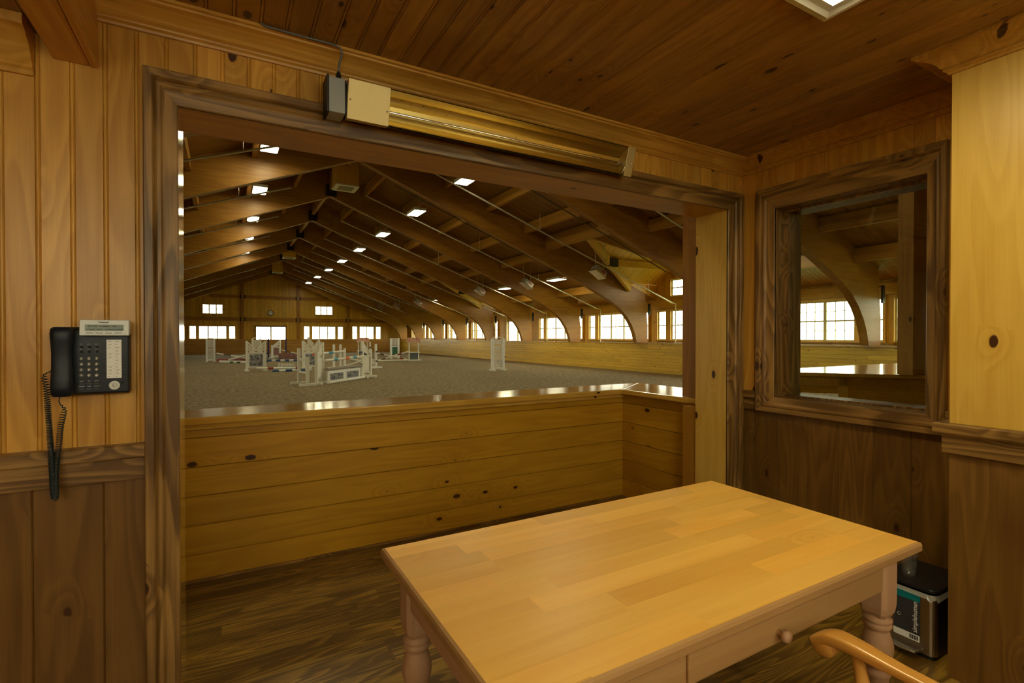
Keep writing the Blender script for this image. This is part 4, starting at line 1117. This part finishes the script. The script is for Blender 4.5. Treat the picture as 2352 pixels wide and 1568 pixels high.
# ---- ceiling light
cl = empty('ceiling_light', (1.60, .75, CZ)); tag(cl, 'square white flush ceiling light with bright diffuser', 'lamp')
mb = MB(); frame_sweep(mb, (0,0,0), X_, Y_, nZ, (-.30,.30,-.30,.30), (-.235,.235,-.235,.235), [(0,0),(0,.014),(.35,.02),(.62,.014),(1,.014),(1,.0)]); mb.build('frame', ceramic, cl)
mb = MB(); mb.box(-.235,.235,-.235,.235,-.010,-.004); mb.build('diffuser', roomlamp, cl)
c2 = copy_tree(cl); c2.location = (-1.3, -.9, LCZ); tag(c2, 'added unseen square ceiling light behind the camera', 'lamp')  # added out of view to brighten the room from behind the camera
c3 = copy_tree(cl); c3.location = (.7, -1.2, CZ); tag(c3, 'added unseen square ceiling light near the back wall', 'lamp')  # also added out of view, lifts the light in the room

# ---- infrared heater over the opening
hh = empty('infrared_heater', (1.17, 2.12, 2.26)); tag(hh, 'long gold infrared heater mounted above the opening', 'heater')
def H(name, mat, mb, parent=None, bevel=0):
    o = mb.build(name, mat, parent or hh, bevel=bevel)
    if parent is None: o.location = -hh.location
    else: o.location = (0,0,0)
    return o
HZ0, HZ1 = 2.273, 2.412; HY0, HY1 = 2.085, 2.045      # bottom / top edge of the open face
back = [(HY0, HZ0), (2.125, 2.283), (2.150, 2.325), (2.145, 2.372), (2.105, 2.405), (HY1, HZ1)]
inner = [(HY0-.001, HZ0+.003), (2.110, 2.292), (2.128, 2.318), (2.128, 2.345), (2.118, 2.372), (2.085, 2.398), (HY1+.002, HZ1-.003)]
mb = MB()
for a, b in zip(back, back[1:]): mb.face([(.424,a[0],a[1]),(1.925,a[0],a[1]),(1.925,b[0],b[1]),(.424,b[0],b[1])])
H('outer_shell', blackm, mb)
mb = MB()
for a, b in zip(inner, inner[1:]): mb.face([(.59,a[0],a[1]),(1.875,a[0],a[1]),(1.875,b[0],b[1]),(.59,b[0],b[1])])
H('reflector', goldm, mb)
mb = MB(); mb.tube([(.585,2.098,2.338),(1.878,2.098,2.338)], .0065, 12); H('heating_tube', chrome, mb)
mb = MB(); mb.tube([(1.845,2.098,2.338),(1.876,2.098,2.338)], .010, 10); mb.tube([(1.86,2.09,2.335),(1.868,2.07,2.31),(1.866,2.09,2.285)], .003, 6); H('tube_holder', steel, mb)
mb = MB(); mb.prism([(.424,HY0-.002,HZ0-.002),(.424,HY1-.002,HZ1+.002),(.424,HY1+.02,HZ1+.004),(.424,HY0+.03,HZ0+.002)], (.168,0,0)); H('cover_plate', gold, mb, bevel=.0015)
mb = MB(); mb.prism([(1.872,HY0-.003,HZ0-.004),(1.872,HY1-.003,HZ1+.003),(1.872,2.15,HZ1-.02),(1.872,2.15,HZ0+.02)], (.052,0,0)); H('end_cap', gold, mb, bevel=.0015)
for x, z in ((.434,2.34),(.582,2.325),(1.887,2.35),(1.912,2.335)):
    mb = MB(); y = HY0 + (HY1-HY0)*(z-HZ0)/(HZ1-HZ0) - .003; mb.lathe([(.004,0),(.004,.0015),(0,.0025)], (x,y,z), nY, 10); H('screw', chrome, mb)
mb = MB(); mb.box(.352,.417,2.075,2.165,2.283,2.420); jb = H('junction_box', grey, mb, bevel=.003)
mb = MB(); mb.box(.347,.356,2.072,2.168,2.279,2.424); mb.box(.4165,.423,2.08,2.16,2.29,2.415); H('box_cover', blackm, mb, jb)
mb = MB(); mb.lathe([(.013,2.42),(.013,2.432),(.011,2.434),(.011,2.446),(.007,2.456),(.004,2.462)], (.398,2.11,0), Z_, 12); H('cable_gland', black, mb, jb)
mb = MB(); smooth_tube(mb, [(.398,2.11,2.455),(.400,2.10,2.49),(.405,2.085,2.515),(.402,2.078,2.535),(.380,2.080,2.545),(.33,2.084,2.548),(.26,2.088,2.549),(.19,2.090,2.551),(.14,2.092,2.552),(.118,2.092,2.560)], [.0042]*10, 8); H('cable', plain('grey_cable', (.12,.12,.12), .5), mb)
for x in (.55,1.75): mb = MB(); mb.box(x,x+.03,2.12,2.199,2.40,2.425); H('wall_bracket', blackm, mb)

# ---- wall telephone
PX, PY, PZ = -.386, W1, 1.208
ph = empty('desk_telephone', (PX, PY, PZ)); tag(ph, 'dark blue office telephone hung on the wall left of the opening', 'telephone')
D1, D2 = -.045, -.058
def pp(x): return x - PX
def pz_(z): return z - PZ
mb = MB()
x0, x1 = pp(-.486), pp(-.287); h_ = .225
mb.prism([(x0,-.004,.004),(x0,-.040,0),(x0,-.058,.006),(x0,D2,.14),(x0,D1-.01,h_-.01),(x0,-.04,h_),(x0,-.004,h_)], (x1-x0,0,0)); mb.build('phone_body', navy, ph, bevel=.004)
# handset
mb = MB(); hxc = pp(-.455)
secs = []
prof = [(0,.022,.018),(.006,.027,.024),(.03,.0285,.028),(.06,.027,.022),(.10,.0255,.016),(.14,.0255,.016),(.175,.027,.022),(.200,.0285,.026),(.216,.027,.022),(.222,.020,.014)]
PPp = []; FFp = []; n_ = 20
for (z, w_, d_) in prof:
    for k in range(n_):
        t = 2*math.pi*k/n_; c1 = math.cos(t); s1 = math.sin(t)
        PPp.append((hxc + w_*math.copysign(abs(c1)**.6, c1), D2 - .018 - .012*(1-abs(z-.11)/.11*.3) + d_*math.copysign(abs(s1)**.6, s1)*.9, z + .002))
for i in range(len(prof)-1):
    for k in range(n_): FFp.append((i*n_+k, i*n_+(k+1)%n_, (i+1)*n_+(k+1)%n_, (i+1)*n_+k))
mb.S = True; mb.mesh(PPp, FFp); mb.face(PPp[:n_][::-1]); mb.face(PPp[-n_:])
hs = mb.build('handset', navy, ph)
mb = MB(); mb.box(pp(-.4415),pp(-.4335),D2-.003,D2-.0005,.082,.089); mb.build('sticker', paper, ph)
# display
dp = MB(); dx0, dx1 = pp(-.412), pp(-.283)
dp.prism([(dx0,-.070,.196),(dx0,-.086,.197),(dx0,-.080,.248),(dx0,-.066,.250),(dx0,-.045,.235),(dx0,-.045,.205)], (dx1-dx0,0,0)); dpo = dp.build('display_housing', silver, ph, bevel=.0015)
def onface(z): return -.086 + (z-.197)*(.006/.051) - .0006
mb = MB(); a, b = .212, .233; mb.prism([(dx0+.014,onface(a),a),(dx1-.014,onface(a),a),(dx1-.014,onface(b),b),(dx0+.014,onface(b),b)], (0,.0012,0)); mb.build('screen', lcd, dpo)
rotf = (math.radians(90), 0, 0)
text_obj('Panasonic', .0068, ink, dpo, (dx0+.049, onface(.238)-.0004, .2385), rotf, bold=.0001)
for r_, tx in ((.2255,'  OCT 02   11:40AM   TUE'), (.2150,' CONF   DIRY   ALL/WT  MENU')):
    text_obj(tx, .0062, ink, dpo, (dx0+.017, onface(r_)-.0009, r_), rotf, xs=1.15)
gk = plain('grey_key', (.28,.30,.30), .5)
for k in range(4): mb = MB(); xx = dx0+.018+k*.0245; mb.box(xx, xx+.018, onface(.205)-.0008, onface(.205)+.001, .2035, .2068); mb.build('soft_key', gk, dpo)
# keypad
keyc = plain('key_cap', (.11,.11,.09), .4)
for r_ in range(4):
    for c_ in range(3):
        x = pp(-.4125) + .0198*c_; z = pz_(1.329) - .0185*r_
        mb = MB(); mb.lathe([(.0068,0),(.0066,.0020),(.0055,.0030),(0,.0033)], (x, D2, z), nY, 20); k_ = mb.build('key', keyc, ph)
        text_obj('123456789*0#'[r_*3+c_], .0095, paper, k_, (x, D2-.0034, z-.0034), rotf, align='CENTER', bold=.0002)
for r_, z in enumerate((pz_(1.366), pz_(1.352))):
    for c_ in range(3): mb = MB(); mb.lathe([(.0042,0),(.0040,.002),(0,.0025)], (pp(-.4105)+.0198*c_, D2, z), nY, 14); mb.build('function_key', black, ph)
for z in (pz_(1.246), pz_(1.229)):
    for c_ in range(3): mb = MB(); x = pp(-.4125)+.0198*c_; mb.box(x-.0072, x+.0072, D2-.002, D2, z-.0032, z+.0032); mb.build('function_key', black, ph, bevel=.0008)
# small captions above keys
for z, ts in ((.1672,('EXIT','FLASH','PAUSE')), (.1515,('INT','FWD','CONF')), (.0455,('AUTO','MSG','REDIAL')), (.0280,('TRANSFER','HOLD','SP-PHONE'))):
    for c_, t_ in enumerate(ts): text_obj(t_, .0034, silver, ph, (pp(-.4125)+.0198*c_, D2-.0002, z), rotf, align='CENTER')
# button label card
lx0, lx1 = pp(-.3465), pp(-.3065); lz0, lz1 = pz_(1.262), pz_(1.391)
mb = MB(); mb.box(lx0, lx1, D2-.0012, D2, lz0, lz1); lc = mb.build('label_card', paper, ph)
left = ['Page','Barn','Office','','Tack','Viewing Rm','','','Arena','Guest','Hall','Line 1']; right = ['House','Studio','Gate','Lot','Home','Manager','Apartment','Kitchen','Laundry','Guest','Shop','Line 2']
mb = MB(); hgt = (lz1-lz0)/12
for k in range(1,12): mb.box(lx0, lx1, D2-.0014, D2-.0012, lz0+k*hgt-.0001, lz0+k*hgt+.0001)
mb.box((lx0+lx1)/2-.0001, (lx0+lx1)/2+.0001, D2-.0014, D2-.0012, lz0, lz1); mb.build('ruling', plain('grey_rule', (.4,.42,.45), .7), lc)
mb = MB()
for k in range(12):
    z = lz1-(k+.5)*hgt
    for xx, ln in ((lx0+.0035, 0 if not left[k] else .006+.001*(len(left[k])%6)), ((lx0+lx1)/2+.0035, .006+.001*(len(right[k])%6))):
        if ln: mb.box(xx, xx+ln, D2-.0015, D2-.0013, z+.0004, z+.0013); mb.box(xx+.001, xx+ln-.001, D2-.0015, D2-.0013, z-.0018, z-.0010)
mb.build('handwriting', plain('pencil_grey', (.22,.22,.26), .7), lc)
for k in range(12):
    z = lz1-(k+.5)*hgt
    for xx in (lx0-.0085, lx1+.0025): mb = MB(); mb.box(xx, xx+.006, D2-.002, D2, z-.0016, z+.0016); mb.build('line_key', black, ph, bevel=.0006)
mb = MB(); mb.lathe([(.0150,0),(.0150,.003),(.0135,.0042),(.0075,.0040),(.007,.0028),(0,.0028)], (pp(-.326), D2, pz_(1.2375)), nY, 28); mb.build('navigation_ring', silver, ph)
mb = MB(); mb.lathe([(.0062,0),(.006,.0045),(0,.005)], (pp(-.326), D2, pz_(1.2375)), nY, 20); mb.build('navigation_button', silver, ph)
mb = MB(); mb.lathe([(.0035,0),(.0033,.002),(0,.0025)], (pp(-.3045), D2, pz_(1.2465)), nY, 14); mb.build('line_key', black, ph)
# coiled cord
pth = [(-.462,2.135,1.215),(-.4665,2.130,1.196),(-.464,2.135,1.183),(-.455,2.135,1.168),(-.4585,2.138,1.145),(-.466,2.140,1.10),(-.4705,2.142,1.05),(-.4755,2.142,1.0),(-.478,2.140,.95),(-.4775,2.138,.90),(-.4795,2.138,.879),(-.484,2.138,.90),(-.4865,2.140,.95),(-.489,2.142,1.02),(-.4935,2.145,1.10),(-.4985,2.15,1.18),(-.503,2.155,1.24),(-.508,2.16,1.275),(-.500,2.17,1.286),(-.487,2.175,1.292)]
PT = [V(p) - V((PX,PY,PZ)) for p in pth]
fine = []
for i in range(len(PT)-1):
    p0 = PT[max(i-1,0)]; p1 = PT[i]; p2 = PT[i+1]; p3 = PT[min(i+2,len(PT)-1)]
    for k in range(40):
        t = k/40; fine.append(.5*((2*p1)+(-p0+p2)*t+(2*p0-5*p1+4*p2-p3)*t*t+(-p0+3*p1-3*p2+p3)*t**3))
# arc length table
tot = [0]
for a, b in zip(fine, fine[1:]): tot.append(tot[-1] + (b-a).length)
Lc = tot[-1]; mid_ = Lc*.5; cord = []; phs = 0; NS = 2000; j = 0; prev = 0
for i in range(NS+1):
    s_ = Lc*i/NS
    while j < len(tot)-2 and tot[j+1] < s_: j += 1
    t = (s_-tot[j])/max(1e-9, tot[j+1]-tot[j]); p = fine[j].lerp(fine[j+1], t); d = (fine[min(j+1,len(fine)-1)]-fine[j]).normalized()
    ramp = min(1, max(0, (s_-.035)/.03))*min(1, max(0, (Lc-s_-.02)/.02))
    x_ = abs(s_-mid_)/mid_; pitch = .0034 + .0075*x_**2
    phs += (s_-prev)/pitch*2*math.pi*(1 if ramp > 0 else 0); prev = s_
    a = V(nY); a = (a-d*a.dot(d)).normalized(); b = d.cross(a); r_ = .0072*ramp
    cord.append(p + (a*math.cos(phs)+b*math.sin(phs))*r_)
mb = MB(); mb.tube(cord, .0017, 5); mb.build('coiled_cord', plain('cord_teal_black', (.012,.022,.026), .3), ph)

# ================================================================== OUTDOORS, LIGHT, CAMERA
mb = MB(); mb.face([(XW+.6,-60,-.4),(120,-60,-.4),(120,120,-.4),(XW+.6,120,-.4)]); mb.face([(-100,YF+.6,-.4),(XW+.6,YF+.6,-.4),(XW+.6,120,-.4),(-100,120,-.4)]); mb.face([(-100,-60,-.4),(XWl-.6,-60,-.4),(XWl-.6,YF+.6,-.4),(-100,YF+.6,-.4)])
lawn = plain('lawn', (.16,.24,.07), .9)
struct(mb.build('lawn_ground', lawn))
w = bpy.data.worlds.new('World'); SC.world = w; w.use_nodes = True
bg = w.node_tree.nodes['Background']; bg.inputs[0].default_value = (1.0,.96,.70,1); bg.inputs[1].default_value = 10.0

cam = bpy.data.cameras.new('Camera'); co = bpy.data.objects.new('Camera', cam); COL.objects.link(co); SC.camera = co
cam.sensor_width = 36; cam.lens = 1161.5/2352*36; cam.clip_end = 500; cam.clip_start = .02
yaw, pit = math.radians(29.535), math.radians(-.51)
f = V((math.sin(yaw)*math.cos(pit), math.cos(yaw)*math.cos(pit), math.sin(pit))); r = V((math.cos(yaw), -math.sin(yaw), 0)); u = r.cross(f)
co.matrix_world = Matrix(((r.x,u.x,-f.x,0),(r.y,u.y,-f.y,0),(r.z,u.z,-f.z,1.4),(0,0,0,1)))
SC.view_settings.view_transform = 'Standard'; SC.view_settings.look = 'None'; SC.view_settings.gamma = 1; SC.view_settings.exposure = 0.0
c = SC.cycles; c.use_denoising = True; c.use_adaptive_sampling = True; c.adaptive_threshold = .035; c.max_bounces = 7; c.diffuse_bounces = 4; c.glossy_bounces = 3; c.transmission_bounces = 4; c.transparent_max_bounces = 12
c.caustics_reflective = False; c.caustics_refractive = False; c.sample_clamp_indirect = 6; c.use_light_tree = True; c.blur_glossy = .5
